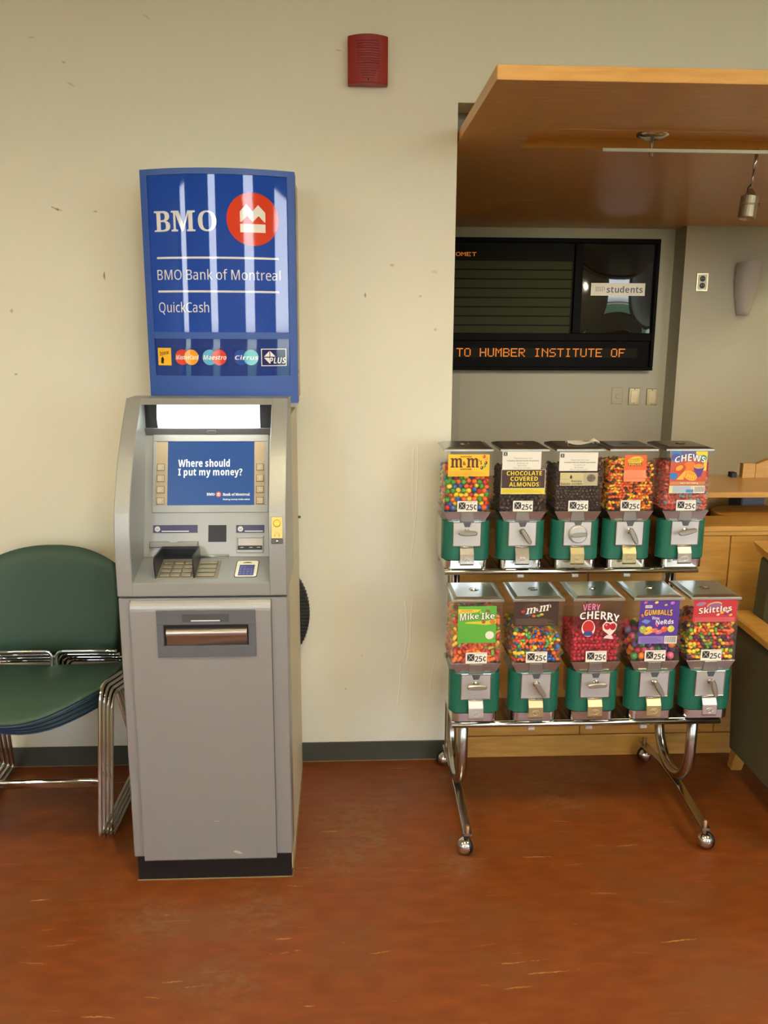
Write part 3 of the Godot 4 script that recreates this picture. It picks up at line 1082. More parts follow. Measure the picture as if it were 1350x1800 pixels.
func make_cash_machine() -> void:
	var a := thing("cash_machine", "silver cash machine with a blue screen and a black foot", "cash machine")
	var silver := mat("silver paint")
	var st := begin()
	box(st, Vector3(-0.616, 0.006, 0.055), Vector3(-0.159, 0.874, 0.672), 0.003)
	box(st, Vector3(-0.616, 0.870, 0.055), Vector3(-0.159, 1.340, 0.384), 0.003)
	box(st, Vector3(-0.1625, 0.872, 0.38), Vector3(-0.1592, 1.12, 0.64))
	part(a, "cabinet", st, mat("beige paint"), "beige sheet metal cabinet")
	st = begin()
	box(st, Vector3(-0.613, 0.0, 0.30), Vector3(-0.1615, 0.077, 0.697), 0.002)
	part(a, "plinth", st, mat("black plastic"), "black foot")
	st = begin()
	box(st, Vector3(-0.615, 0.0, 0.697), Vector3(-0.157, 0.002, 0.7005))
	box(st, Vector3(-0.159, 0.0, 0.055), Vector3(-0.1565, 0.002, 0.7005))
	part(a, "sealant_bead", st, mat("sealant"))
	st = begin()
	box(st, Vector3(-0.621, 0.078, 0.600), Vector3(-0.158, 0.873, 0.700), 0.003)
	part(a, "front_panel", st, silver)
	# safe door with rolled top edge
	var pr := PackedVector2Array([Vector2(0.69, 0.070), Vector2(0.709, 0.070), Vector2(0.713, 0.075), Vector2(0.713, 0.838)])
	for k in range(1, 7):
		var t := PI * 0.5 * k / 6.0
		pr.append(Vector2(0.713 - 0.024 * (1.0 - cos(t)), 0.838 + 0.031 * sin(t)))
	st = begin()
	extrude(st, pr, -0.588, -0.204, along_x())
	var door := part(a, "safe_door", st, silver)
	st = begin()
	box(st, Vector3(-0.5895, 0.072, 0.700), Vector3(-0.5875, 0.868, 0.7012))
	box(st, Vector3(-0.2045, 0.072, 0.700), Vector3(-0.2025, 0.868, 0.7012))
	part(door, "door_gap", st, mat("dark grey plastic"))
	# cash slot in its grey surround
	var out := MeshInstance3D.new()
	st = begin()
	box(st, Vector3(-0.516, 0.801, 0.712), Vector3(-0.246, 0.842, 0.719), 0.001)
	box(st, Vector3(-0.516, 0.707, 0.712), Vector3(-0.246, 0.739, 0.719), 0.001)
	box(st, Vector3(-0.516, 0.739, 0.712), Vector3(-0.499, 0.801, 0.719))
	box(st, Vector3(-0.265, 0.739, 0.712), Vector3(-0.246, 0.801, 0.719))
	out = part(a, "cash_slot", st, mat("slate plastic", rgb(88, 90, 96), 0.5), "slate grey surround of the cash slot")
	st = begin()
	box(st, Vector3(-0.498, 0.740, 0.7125), Vector3(-0.266, 0.800, 0.7135))
	part(out, "recess", st, mat("black plastic"))
	st = begin(true)
	var roll := PackedVector2Array([Vector2(0.713, 0.741)])
	roll.append(Vector2(0.7165, 0.742))
	roll.append(Vector2(0.7150, 0.760))
	for k in 8:
		var t := -0.5 + 2.0 * k / 7.0
		roll.append(Vector2(0.7135 + 0.010 * cos(t), 0.775 + 0.014 * sin(t)))
	roll.append(Vector2(0.713, 0.789))
	extrude(st, roll, -0.491, -0.270, along_x(), 0.0, true)
	part(out, "shutter", st, mat("brushed aluminium", rgb(170, 160, 148), 0.3, 0.9))
	var p := Print.new()
	p.rect(-0.446, 0.809, -0.318, 0.832, rgb(70, 71, 72))
	p.rect(-0.422, 0.8115, -0.343, 0.8145, rgb(236, 236, 236))
	var pm := part(out, "slot_label", p.mesh(), print_mat())
	pm.position.z = 0.7193
	# small chipped spots on the door
	p = Print.new()
	p.poly(PackedVector2Array([Vector2(-0.384, 0.199), Vector2(-0.366, 0.198), Vector2(-0.362, 0.196), Vector2(-0.376, 0.196)]), rgb(182, 176, 166))
	pm = part(door, "paint_chip", p.mesh(), print_mat())
	pm.position.z = 0.7132
	p = Print.new()
	p.poly(PackedVector2Array([Vector2(-0.330, 0.098), Vector2(-0.322, 0.101), Vector2(-0.312, 0.098), Vector2(-0.300, 0.090), Vector2(-0.312, 0.090), Vector2(-0.324, 0.094)]), rgb(196, 192, 182))
	pm = part(door, "paint_chip", p.mesh(), print_mat())
	pm.position.z = 0.7132
	# upper fascia: two curved cheeks, top bar
	var curve := [Vector2(0.702, 0.878), Vector2(0.706, 0.882), Vector2(0.706, 0.96), Vector2(0.703, 1.04), Vector2(0.690, 1.11), Vector2(0.660, 1.175), Vector2(0.612, 1.255), Vector2(0.552, 1.33), Vector2(0.485, 1.403), Vector2(0.39, 1.403), Vector2(0.39, 0.878)]
	st = begin()
	var knots := curve.slice(2, 9)
	var bow := []
	for i in knots.size() - 1:
		var k0: Vector2 = knots[maxi(i - 1, 0)]
		var k3: Vector2 = knots[mini(i + 2, knots.size() - 1)]
		for k in 4:
			bow.append((knots[i] as Vector2).cubic_interpolate(knots[i + 1], k0, k3, k / 4.0))
	curve = curve.slice(0, 2) + bow + curve.slice(8)
	extrude(st, PackedVector2Array(curve), -0.621, -0.578, along_x(), 0.002)
	extrude(st, PackedVector2Array(curve), -0.206, -0.158, along_x(), 0.002)
	extrude(st, PackedVector2Array([Vector2(0.39, 1.386), Vector2(0.501, 1.386), Vector2(0.486, 1.403), Vector2(0.39, 1.403)]), -0.579, -0.205, along_x())
	box(st, Vector3(-0.60, 0.880, 0.38), Vector3(-0.18, 1.34, 0.392))
	var fascia := part(a, "fascia", st, silver)
	st = begin()
	extrude(st, PackedVector2Array([Vector2(0.39, 0.878), Vector2(0.702, 0.878), Vector2(0.706, 0.882), Vector2(0.706, 0.914), Vector2(0.702, 0.917), Vector2(0.560, 0.953), Vector2(0.39, 0.953)]), -0.579, -0.205, along_x())
	var shelf := part(a, "keypad_shelf", st, silver)
	# headphone plate on the right cheek
	var hp := aim(Vector3(-0.1825, 1.063, 0.6985), Vector3(0, 0.98, -0.16))
	hp = Transform3D(Basis(Vector3.RIGHT, Vector3(0, 0.985, -0.17).normalized(), Vector3(0, 0.17, 0.985).normalized()), Vector3(-0.1825, 1.063, 0.6995))
	st = begin()
	box(st, Vector3(-0.0158, -0.0225, 0), Vector3(0.0158, 0.037, 0.003), 0.001)
	var plate := part(a, "audio_plate", st, mat("gold plate", rgb(206, 182, 110), 0.35, 0.7), "gold plate with a round button")
	plate.transform = hp
	st = begin()
	lathe(st, [Vector2(0, 0.0055), Vector2(0.008, 0.0055), Vector2(0.010, 0.004), Vector2(0.0105, 0.0030)], 24, aim(Vector3(0, 0.019, 0), Vector3(0, 0, 1)))
	part(plate, "button", st, mat("yellow gold", rgb(214, 188, 84), 0.3, 0.7))
	st = begin(true)
	var arc := []
	for k in 9:
		var t := PI * k / 8.0
		arc.append(Vector3(cos(t) * 0.006, -0.012 + sin(t) * 0.006, 0.0032))
	tube(st, arc, 0.0009, 5)
	ellipsoid(st, Vector3(-0.006, -0.0135, 0.0032), Vector3(0.002, 0.003, 0.001), 8, 4)
	ellipsoid(st, Vector3(0.006, -0.0135, 0.0032), Vector3(0.002, 0.003, 0.001), 8, 4)
	part(plate, "headphone_mark", st, mat("gold plate"))
	st = begin()
	box(st, Vector3(-0.0158, -0.037, 0), Vector3(0.0158, -0.0232, 0.0035), 0.001)
	part(plate, "jack_block", st, mat("dark grey plastic"))
	st = begin(true)
	lathe(st, [Vector2(0, 0.007), Vector2(0.003, 0.006), Vector2(0.005, 0.0035)], 14, aim(Vector3(0, -0.030, 0), Vector3(0, 0, 1)))
	part(plate, "jack", st, mat("chrome"))
	# lamp box over the screen
	st = begin()
	box(st, Vector3(-0.578, 1.314, 0.39), Vector3(-0.206, 1.386, 0.452))
	part(a, "lamp_housing", st, mat("black plastic"))
	st = begin()
	extrude(st, PackedVector2Array([Vector2(0.39, 1.292), Vector2(0.452, 1.292), Vector2(0.468, 1.314), Vector2(0.39, 1.314)]), -0.578, -0.206, along_x())
	var lip := part(a, "lamp_lip", st, mat("mid grey plastic", rgb(112, 112, 112), 0.5))
	st = begin(true)
	var ring := []
	for k in 25:
		var t := TAU * k / 24.0
		ring.append(Vector3(-0.386 + clampf(cos(t) * 1.3, -1, 1) * 0.0125, 1.3035 + clampf(sin(t) * 1.3, -1, 1) * 0.0035, 0.4625 + clampf(sin(t) * 1.3, -1, 1) * 0.0025))
	tube(st, ring, 0.0007, 5)
	part(lip, "maker_plate", st, mat("silver paint"))
	st = begin(true)
	var lens := PackedVector2Array([Vector2(0.452, 1.3145)])
	for k in 9:
		var t := -1.0 + 2.0 * k / 8.0
		lens.append(Vector2(0.456 + 0.010 * (1.0 - t * t), 1.3495 + 0.035 * t))
	lens.append(Vector2(0.452, 1.3848))
	extrude(st, lens, -0.541, -0.245, along_x(), 0.0, true)
	var lm := mat("lit lamp lens", rgb(250, 252, 250), 0.5)
	lm.emission_enabled = true
	lm.emission = Color(0.97, 1.0, 0.97)
	lm.emission_energy_multiplier = 2.2
	part(a, "lamp_lens", st, lm, "glowing white lamp lens")
	var al := AreaLight3D.new()
	al.name = "screen_lamp"
	al.area_size = Vector2(0.28, 0.05)
	al.area_normalize_energy = true
	al.light_energy = 0.05
	al.light_color = Color(0.97, 1.0, 0.97)
	al.area_range = 4.0
	al.shadow_enabled = true
	al.position = Vector3(-0.393, 1.348, 0.478)
	al.rotation_degrees.x = -40
	a.add_child(al)
	# the tilted panel
	var pt := Transform3D(Basis(Vector3.RIGHT, Vector3(0, 0.9528, -0.3036), Vector3(0, 0.3036, 0.9528)), Vector3(0, 0.953, 0.56))
	st = begin()
	box(st, Vector3(-0.578, -0.03, -0.02), Vector3(-0.206, 0.375, 0.0))
	var panel := part(a, "control_panel", st, silver)
	panel.transform = pt
	st = begin()
	for k in [[-0.556, 0.337, -0.221, 0.357], [-0.556, 0.128, -0.221, 0.149], [-0.556, 0.149, -0.547, 0.337], [-0.231, 0.149, -0.221, 0.337]]:
		box(st, Vector3(k[0], k[1], 0.0), Vector3(k[2], k[3], 0.004), 0.0008)
	var bezel := part(a, "screen_bezel", st, silver)
	bezel.transform = pt
	var bm := mat("button strip", rgb(170, 152, 124), 0.45, 0.2)
	for k in [[-0.547, -0.5135], [-0.262, -0.231]]:
		st = begin()
		box(st, Vector3(k[0], 0.149, 0.0), Vector3(k[1], 0.337, 0.002))
		part(bezel, "button_strip", st, bm)
	for s in [0.261, 0.228, 0.195, 0.162]:
		for k in [[-0.533, 1.0], [-0.2455, -1.0]]:
			st = begin()
			box(st, Vector3(k[0] - 0.0098, s - 0.0088, 0.002), Vector3(k[0] + 0.0098, s + 0.0088, 0.0046), 0.0008)
			var fb := part(bezel, "function_button", st, mat("pale button", rgb(186, 172, 148), 0.45, 0.2))
			st = begin()
			box(st, Vector3(k[0] - 0.0112, s - 0.0102, 0.0018), Vector3(k[0] + 0.0112, s + 0.0102, 0.0026))
			part(fb, "button_gap", st, mat("dark grey plastic"))
			st = begin(true)
			tube(st, [Vector3(k[0] + k[1] * 0.003, s + 0.005, 0.0044), Vector3(k[0] + k[1] * 0.008, s, 0.0044), Vector3(k[0] + k[1] * 0.003, s - 0.005, 0.0044)], 0.0005, 5)
			part(fb, "arrow_mark", st, mat("dark grey plastic"))
	st = begin()
	box(st, Vector3(-0.5135, 0.149, 0.0), Vector3(-0.262, 0.337, 0.0015))
	var scr := mat("lit screen", rgb(10, 24, 44), 0.25)
	scr.emission_enabled = true
	scr.emission = rgb(30, 82, 146)
	scr.emission_energy_multiplier = 0.75
	var screen := part(a, "screen", st, scr, "blue screen with a white question")
	screen.transform = pt
	var sp := mat("lit screen print", Color.WHITE, 0.5)
	sp.vertex_color_use_as_albedo = true
	sp.emission_enabled = true
	sp.emission = Color(0.30, 0.34, 0.30)
	sp.emission_energy_multiplier = 0.6
	p = Print.new()
	var w := rgb(240, 244, 240)
	p.glyph(letters("Where should", "bold"), -0.483, 0.262, -0.3335, 0.285, w)
	p.glyph(letters("I put my money?", "bold"), -0.483, 0.230, -0.297, 0.257, w)
	pm = part(screen, "headline", p.mesh(), sp)
	pm.position.z = 0.0018
	p = Print.new()
	p.glyph(letters("BMO", "serif bold"), -0.400, 0.1775, -0.377, 0.1850, w)
	bank_mark(p, -0.3655, 0.181, 0.0080)
	p.glyph(letters("Bank of Montreal", "serif bold"), -0.353, 0.1770, -0.275, 0.1850, w)
	p.glyph(letters("Making money make sense", "bold"), -0.3525, 0.1625, -0.275, 0.1690, w)
	pm = part(screen, "screen_logo", p.mesh(), sp)
	pm.position.z = 0.0018
	# plates, slots and reader on the panel
	for k in [[-0.553, 0.069, -0.425, 0.092, -0.450], [-0.314, 0.068, -0.232, 0.091, -0.236]]:
		p = Print.new()
		plate_print(p, k[0], k[1], k[2], k[3], k[4])
		part(panel, "instruction_plate", p.mesh(), print_mat(), "dark blue instruction plate").position.z = 0.0006
	st = begin()
	box(st, Vector3(-0.394, 0.042, 0), Vector3(-0.342, 0.091, 0.0015))
	part(panel, "camera_window", st, mat("black gloss"))
	st = begin()
	var lipx := PackedVector2Array([Vector2(-0.561, 0.026), Vector2(-0.422, 0.026), Vector2(-0.422, 0.044), Vector2(-0.478, 0.044), Vector2(-0.485, 0.040), Vector2(-0.500, 0.040), Vector2(-0.507, 0.044), Vector2(-0.561, 0.044)])
	extrude(st, lipx, 0.0, 0.011, Transform3D(), 0.0015)
	part(panel, "receipt_lip", st, mat("grey metal", rgb(128, 124, 116), 0.4, 0.5))
	st = begin()
	for k in [[-0.312, 0.052, -0.234, 0.059], [-0.312, 0.010, -0.234, 0.018], [-0.312, 0.018, -0.308, 0.052], [-0.238, 0.018, -0.234, 0.052]]:
		box(st, Vector3(k[0], k[1], 0), Vector3(k[2], k[3], 0.006), 0.001)
	var rd := part(panel, "card_reader", st, silver)
	st = begin()
	box(st, Vector3(-0.308, 0.031, 0), Vector3(-0.238, 0.052, 0.002))
	part(rd, "reader_face", st, mat("brushed aluminium"))
	st = begin()
	box(st, Vector3(-0.308, 0.018, 0), Vector3(-0.238, 0.031, 0.001))
	part(rd, "reader_slot", st, mat("black gloss"))
	st = begin(true)
	for k in [-0.297, -0.271, -0.249]:
		ellipsoid(st, Vector3(k, 0.0255, 0.001), Vector3(0.006, 0.0014, 0.0015), 10, 5)
	part(rd, "reader_lights", st, mat("cast zinc"))
	st = begin(true)
	tube(st, [Vector3(-0.420, -0.001, 0.004), Vector3(-0.334, -0.001, 0.004)], 0.007, 10)
	part(panel, "ridge", st, silver)
	# keypad and its hood
	var stf := Transform3D(Basis(Vector3.RIGHT, Vector3(0, 0.249, -0.9685), Vector3(0, 0.9685, 0.249)), Vector3(0, 0.953, 0.56))
	st = begin()
	box(st, Vector3(-0.520, -0.125, 0), Vector3(-0.352, -0.028, 0.002), 0.0006)
	var pad := part(a, "keypad", st, mat("keypad steel", rgb(142, 136, 118), 0.4, 0.6))
	pad.transform = stf
	for r in 4:
		for k in 4:
			st = begin()
			var x0 := -0.511 + k * 0.030 if k < 3 else -0.410
			var x1 := x0 + (0.026 if k < 3 else 0.050)
			box(st, Vector3(x0, -0.049 - r * 0.0228, 0.002), Vector3(x1, -0.033 - r * 0.0228, 0.006), 0.0015)
			part(pad, "key", st, mat("key steel", rgb(156, 150, 132), 0.35, 0.6))
	var hood := Node3D.new()
	st = begin()
	var side := PackedVector2Array([Vector2(-0.010, 0.0), Vector2(-0.124, 0.0), Vector2(-0.124, 0.044), Vector2(-0.121, 0.056), Vector2(-0.114, 0.062), Vector2(-0.104, 0.062), Vector2(-0.060, 0.051), Vector2(-0.010, 0.039)])
	for k in [[-0.5225, -0.5185], [-0.4175, -0.4135]]:
		extrude(st, side, k[0], k[1], Transform3D(Basis(Vector3(0, 1, 0), Vector3(0, 0, 1), Vector3(1, 0, 0)), Vector3.ZERO), 0.0008)
	box(st, Vector3(-0.5185, -0.014, 0), Vector3(-0.4175, -0.010, 0.039))
	box(st, Vector3(-0.5185, -0.024, 0.0365), Vector3(-0.4175, -0.010, 0.0395))
	part(a, "keypad_hood", st, mat("hood plastic", rgb(34, 36, 44), 0.3), "dark hood shielding the keypad").transform = stf
	# card-shaped sticker on the shelf
	st = begin()
	extrude(st, round_rect(-0.3075, -0.120, -0.2435, -0.027, 0.008), 0, 0.0012)
	var skb := part(a, "shelf_sticker", st, mat("black plastic"), "sticker with a phone picture")
	skb.transform = stf
	p = Print.new()
	p.poly(round_rect(-0.3055, -0.118, -0.2455, -0.029, 0.007), rgb(232, 226, 206))
	p.rect(-0.297, -0.111, -0.254, -0.052, rgb(72, 76, 140))
	for i in 14:
		p.rect(-0.294 + (i % 4) * 0.010, -0.104 + (i / 4) * 0.012, -0.288 + (i % 4) * 0.010 - 0.001 * (i % 3), -0.099 + (i / 4) * 0.012, rgb(120, 128, 188))
	p.poly(PackedVector2Array([Vector2(-0.290, -0.043), Vector2(-0.262, -0.043), Vector2(-0.264, -0.040), Vector2(-0.272, -0.037), Vector2(-0.279, -0.037), Vector2(-0.288, -0.040)]), rgb(66, 60, 48))
	pm = part(skb, "sticker_print", p.mesh(), print_mat(0.35))
	pm.position.z = 0.0014
	# dark mesh panel that sticks out from behind
	st = begin()
	var el := PackedVector2Array()
	for k in 40:
		var t := TAU * k / 40.0
		el.append(Vector2(cos(t) * 0.13, sin(t) * 0.185))
	extrude(st, el, 0.006, 0.045, Transform3D(Basis(), Vector3(-0.258, 0.600, 0)), 0.006)
	var mp := part(self, "mesh_panel", st, mat("black mesh", rgb(28, 28, 26), 0.6))
	tag(mp, "rounded black mesh panel sticking out between the cash machine and wall", "panel")
	st = begin(true)
	for i in 27:
		var y := -0.165 + i * 0.0127
		var x := 0.13 * sqrt(maxf(0.0, 1.0 - pow(y / 0.185, 2.0)))
		tube(st, [Vector3(-0.258 + x * 0.4, 0.600 + y, 0.046), Vector3(-0.258 + x - 0.003, 0.600 + y, 0.046), Vector3(-0.258 + x + 0.001, 0.600 + y, 0.04), Vector3(-0.258 + x + 0.001, 0.600 + y, 0.012)], 0.0018, 5)
	part(mp, "ribs", st, mat("dark mesh wire", rgb(52, 52, 46), 0.5))
	st = begin(true)
	lathe(st, [Vector2(0, 0.010), Vector2(0.004, 0.008), Vector2(0.005, 0)], 10, aim(Vector3(-0.159, 0.962, 0.075), Vector3(1, 0, 0)))
	part(a, "side_screw", st, mat("dark grey plastic"))

# ------------------------------------------------------------------ stacked green chairs
func chair_mesh() -> void:
	var tubes := []
	for s in [-1.0, 1.0]:
		var st := begin(true)
		var path := [Vector3(s * 0.215, 0.462, 0.106), Vector3(s * 0.15, 0.456, 0.087), Vector3(s * 0.008, 0.452, 0.075), Vector3(s * 0.008, 0.385, 0.082), Vector3(s * 0.10, 0.380, 0.088), Vector3(s * 0.215, 0.385, 0.092), Vector3(s * 0.243, 0.410, 0.16), Vector3(s * 0.243, 0.458, 0.365), Vector3(s * 0.243, 0.440, 0.402), Vector3(s * 0.238, 0.010, 0.488), Vector3(s * 0.243, 0.010, 0.012), Vector3(s * 0.205, 0.395, 0.14)]
		tube(st, fillet(path, 0.024, 5), 0.0066, 10)
		shapes["chair frame %d" % s] = done(st)
	var st := begin(true)
	tube(st, [Vector3(-0.236, 0.180, 0.452), Vector3(0.236, 0.180, 0.452)], 0.0075, 10)
	shapes["chair bar"] = done(st)
	# seat: a dished pad with a rounded front edge
	var outline := PackedVector2Array()
	for k in 17:
		var t := -1.0 + 2.0 * k / 16.0
		outline.append(Vector2(t * 0.236, 0.535 - 0.135 * pow(absf(t), 2.2)))
	for k in 11:
		var t := 1.0 - 2.0 * k / 10.0
		outline.append(Vector2(t * 0.236, 0.072 + 0.02 * t * t))
	for k in [["chair seat", 0.436, 0.448], ["chair seat shell", 0.430, 0.436]]:
		st = begin(true)
		dished(st, outline, k[1], k[2])
		shapes[k[0]] = done(st)
	# back: a wide slab with arched top, curved in plan
	for k in [["chair back", 0.0, 0.012], ["chair back shell", -0.005, 0.0]]:
		st = begin(true)
		var n := 20
		var front := []
		var rear := []
		for i in n + 1:
			var t := -1.0 + 2.0 * i / n
			var cf := []
			var cr := []
			for j in 9:
				var v := j / 8.0
				var top := 0.806 - 0.055 * pow(absf(t), 2.4)
				var bot := 0.452 + 0.030 * pow(absf(t), 6.0)
				var y := lerpf(bot, top, v)
				var x := t * (0.225 + 0.012 * sin(v * PI))
				var z := 0.070 - 0.16 * (y - 0.45) + 0.045 * t * t
				var thick: float = (k[2] - k[1]) * sqrt(maxf(0.0, 1.0 - pow(absf(t), 14.0))) * sqrt(maxf(0.02, 1.0 - pow(absf(2.0 * v - 1.0), 12.0)))
				cf.append(Vector3(x, y, z + k[1] + thick))
				cr.append(Vector3(x, y, z + k[1]))
			front.append(cf)
			rear.append(cr)
		for i in n:
			for j in 8:
				quad(st, front[i][j], front[i + 1][j], front[i + 1][j + 1], front[i][j + 1], Vector3(0, 0, 1))
				quad(st, rear[i][j], rear[i + 1][j], rear[i + 1][j + 1], rear[i][j + 1], Vector3(0, 0, -1))
			quad(st, front[i][8], front[i + 1][8], rear[i + 1][8], rear[i][8], Vector3.UP)
			quad(st, front[i][0], front[i + 1][0], rear[i + 1][0], rear[i][0], Vector3.DOWN)
		shapes[k[0]] = done(st)

func dished(st: SurfaceTool, outline: PackedVector2Array, y0: float, y1: float) -> void:
	# concentric rings of the outline, sunk in the middle, rolled at the rim
	var c := Vector2(0, 0.30)
	var rings := []
	for f in [[1.0, 0.0], [1.012, 0.35], [1.0, 0.8], [0.97, 1.0], [0.85, 1.0], [0.6, 1.0], [0.3, 1.0], [0.0, 1.0]]:
		var ring := []
		for q in outline:
			var d: Vector2 = (q - c) * f[0] + c
			var nose := -0.035 * pow(clampf((d.y - 0.36) / 0.18, 0, 1), 2.0)
			var dish := -0.010 * (1.0 - pow(minf(1.0, f[0]), 2.0)) + 0.012 * pow(absf(d.x) / 0.236, 2.0) + nose - 0.15 * maxf(0.0, 0.36 - d.y)
			ring.append(Vector3(d.x, lerpf(y0, y1, f[1]) + dish, d.y))
		rings.append(ring)
	for i in rings.size() - 1:
		for k in outline.size():
			var k2 := (k + 1) % outline.size()
			var o := Vector3.UP if i > 1 else Vector3(outline[k].x - c.x, 0.0, outline[k].y - c.y)
			quad(st, rings[i][k], rings[i][k2], rings[i + 1][k2], rings[i + 1][k], o)
	for k in outline.size():
		var k2 := (k + 1) % outline.size()
		tri(st, rings[0][k], rings[0][k2], Vector3(0, y0 - 0.01, c.y), Vector3.DOWN)

func make_chairs() -> void:
	chair_mesh()
	var names := ["lowest", "second", "third", "topmost"]
	for i in 4:
		var o := thing("stacking_chair", "green chair with chrome tube legs, %s of the stack beside the cash machine" % names[i], "chair", Vector3(-0.982, i * 0.026, 0.012 + i * 0.038), "stacked green chairs")
		for s in [-1, 1]:
			part(o, "frame_tube", shapes["chair frame %d" % s], mat("chrome"))
		part(o, "crossbar", shapes["chair bar"], mat("chrome"))
		var seat := part(o, "seat", shapes["chair seat"], mat("green seat vinyl"))
		part(seat, "seat_shell", shapes["chair seat shell"], mat("blue shell"), "dark blue underside")
		var back := part(o, "backrest", shapes["chair back"], mat("green seat vinyl"))
		part(back, "back_shell", shapes["chair back shell"], mat("blue shell"), "dark blue rear shell")

# ------------------------------------------------------------------ rack on casters
func make_rack() -> void:
	var r := thing("machine_rack", "two-tier chrome tube rack on ball casters carrying the candy machines", "rack")
	var ch := mat("worn chrome")
	for x in [0.378, 1.130]:
		var st := begin(true)
		var path := [Vector3(x, 0.806, 0.175), Vector3(x, 0.26, 0.175)]
		for k in range(0, 13):
			var t := PI * k / 12.0
			path.append(Vector3(x, 0.24 - sin(t) * 0.128, 0.3125 - cos(t) * 0.1375))
		path.append(Vector3(x, 0.26, 0.45))
		path.append(Vector3(x, 0.384, 0.45))
		tube(st, path, 0.0175, 16)
		part(r, "bent_post", st, ch)
		st = begin()
		extrude(st, PackedVector2Array([Vector2(0.030, 0.062), Vector2(0.06, 0.062), Vector2(0.25, 0.090), Vector2(0.38, 0.090), Vector2(0.615, 0.066), Vector2(0.615, 0.074), Vector2(0.39, 0.100), Vector2(0.24, 0.100), Vector2(0.05, 0.072), Vector2(0.030, 0.072)]), x - 0.014, x + 0.014, along_x(), 0.0015)
		part(r, "foot_bar", st, ch)
		for z in [0.048, 0.602]:
			st = begin(true)
			tube(st, [Vector3(x, 0.050, z), Vector3(x, 0.094, z)], 0.0075, 10)
			var cz := part(r, "caster", st, mat("brass stem", rgb(150, 116, 84), 0.35, 0.8))
			var turn := 0.5 if z > 0.3 else 1.9
			var hub := Transform3D(Basis(Vector3.UP, turn), Vector3(x + (-0.008 if x < 0.5 else 0.004), 0.0285, z + 0.004))
			st = begin(true)
			lathe(st, [Vector2(0, 0.010), Vector2(0.020, 0.009), Vector2(0.0275, 0.005), Vector2(0.0285, 0.0), Vector2(0.0275, -0.006), Vector2(0.020, -0.009), Vector2(0, -0.010)], 24, Transform3D(hub.basis * Basis(Vector3(0, 0, 1), PI / 2), hub.origin + hub.basis.x * 0.006))
			part(cz, "tyre", st, mat("black plastic"))
			st = begin(true)
			var dome := []
			for k in 8:
				var t := PI * 0.5 * k / 7.0
				dome.append(Vector2(0.0265 * cos(t), 0.0265 * sin(t)))
			dome[7] = Vector2(0, 0.0265)
			lathe(st, dome, 24, Transform3D(hub.basis * Basis(Vector3(0, 0, 1), PI / 2), hub.origin))
			part(cz, "dome_hood", st, mat("chrome"))
	# shelves: tray, front tube and rear tube, clips below
	for s in [[0.806, 0.07, 0.252, 0.333, 1.190, 0.803], [0.378, 0.325, 0.500, 0.336, 1.195, 0.378]]:
		var st := begin()
		box(st, Vector3(s[3], s[0] + 0.006, s[1]), Vector3(s[4], s[0] + 0.013, s[2] - 0.006), 0.001)
		var tray := part(r, "tray", st, ch)
		st = begin(true)
		tube(st, [Vector3(s[3], s[0] + 0.004, s[2]), Vector3(s[4], s[0] + 0.004, s[2])], 0.009, 14)
		part(tray, "front_tube", st, mat("chrome"))
		st = begin(true)
		tube(st, [Vector3(s[3], s[0] + 0.004, s[1]), Vector3(s[4], s[0] + 0.004, s[1])], 0.009, 12)
		part(tray, "rear_tube", st, ch)
		for x in [0.588, 0.772, 0.948]:
			st = begin()
			box(st, Vector3(x - 0.011, s[0] - 0.016, s[2] - 0.012), Vector3(x + 0.011, s[0] - 0.006, s[2] + 0.004), 0.001)
			part(tray, "clip", st, mat("cast zinc"))
	# chain with a tag on the rear right post
	var st := begin(true)
	for i in 5:
		var c := Vector3(1.095, 0.800 - i * 0.014, 0.20)
		var ring := []
		for k in 13:
			var t := TAU * k / 12.0
			ring.append(c + Vector3(cos(t) * (0.006 if i % 2 == 0 else 0.0), sin(t) * 0.010, cos(t) * (0.0 if i % 2 == 0 else 0.006)))
		tube(st, ring, 0.0016, 5)
	part(r, "chain", st, mat("cast zinc"))

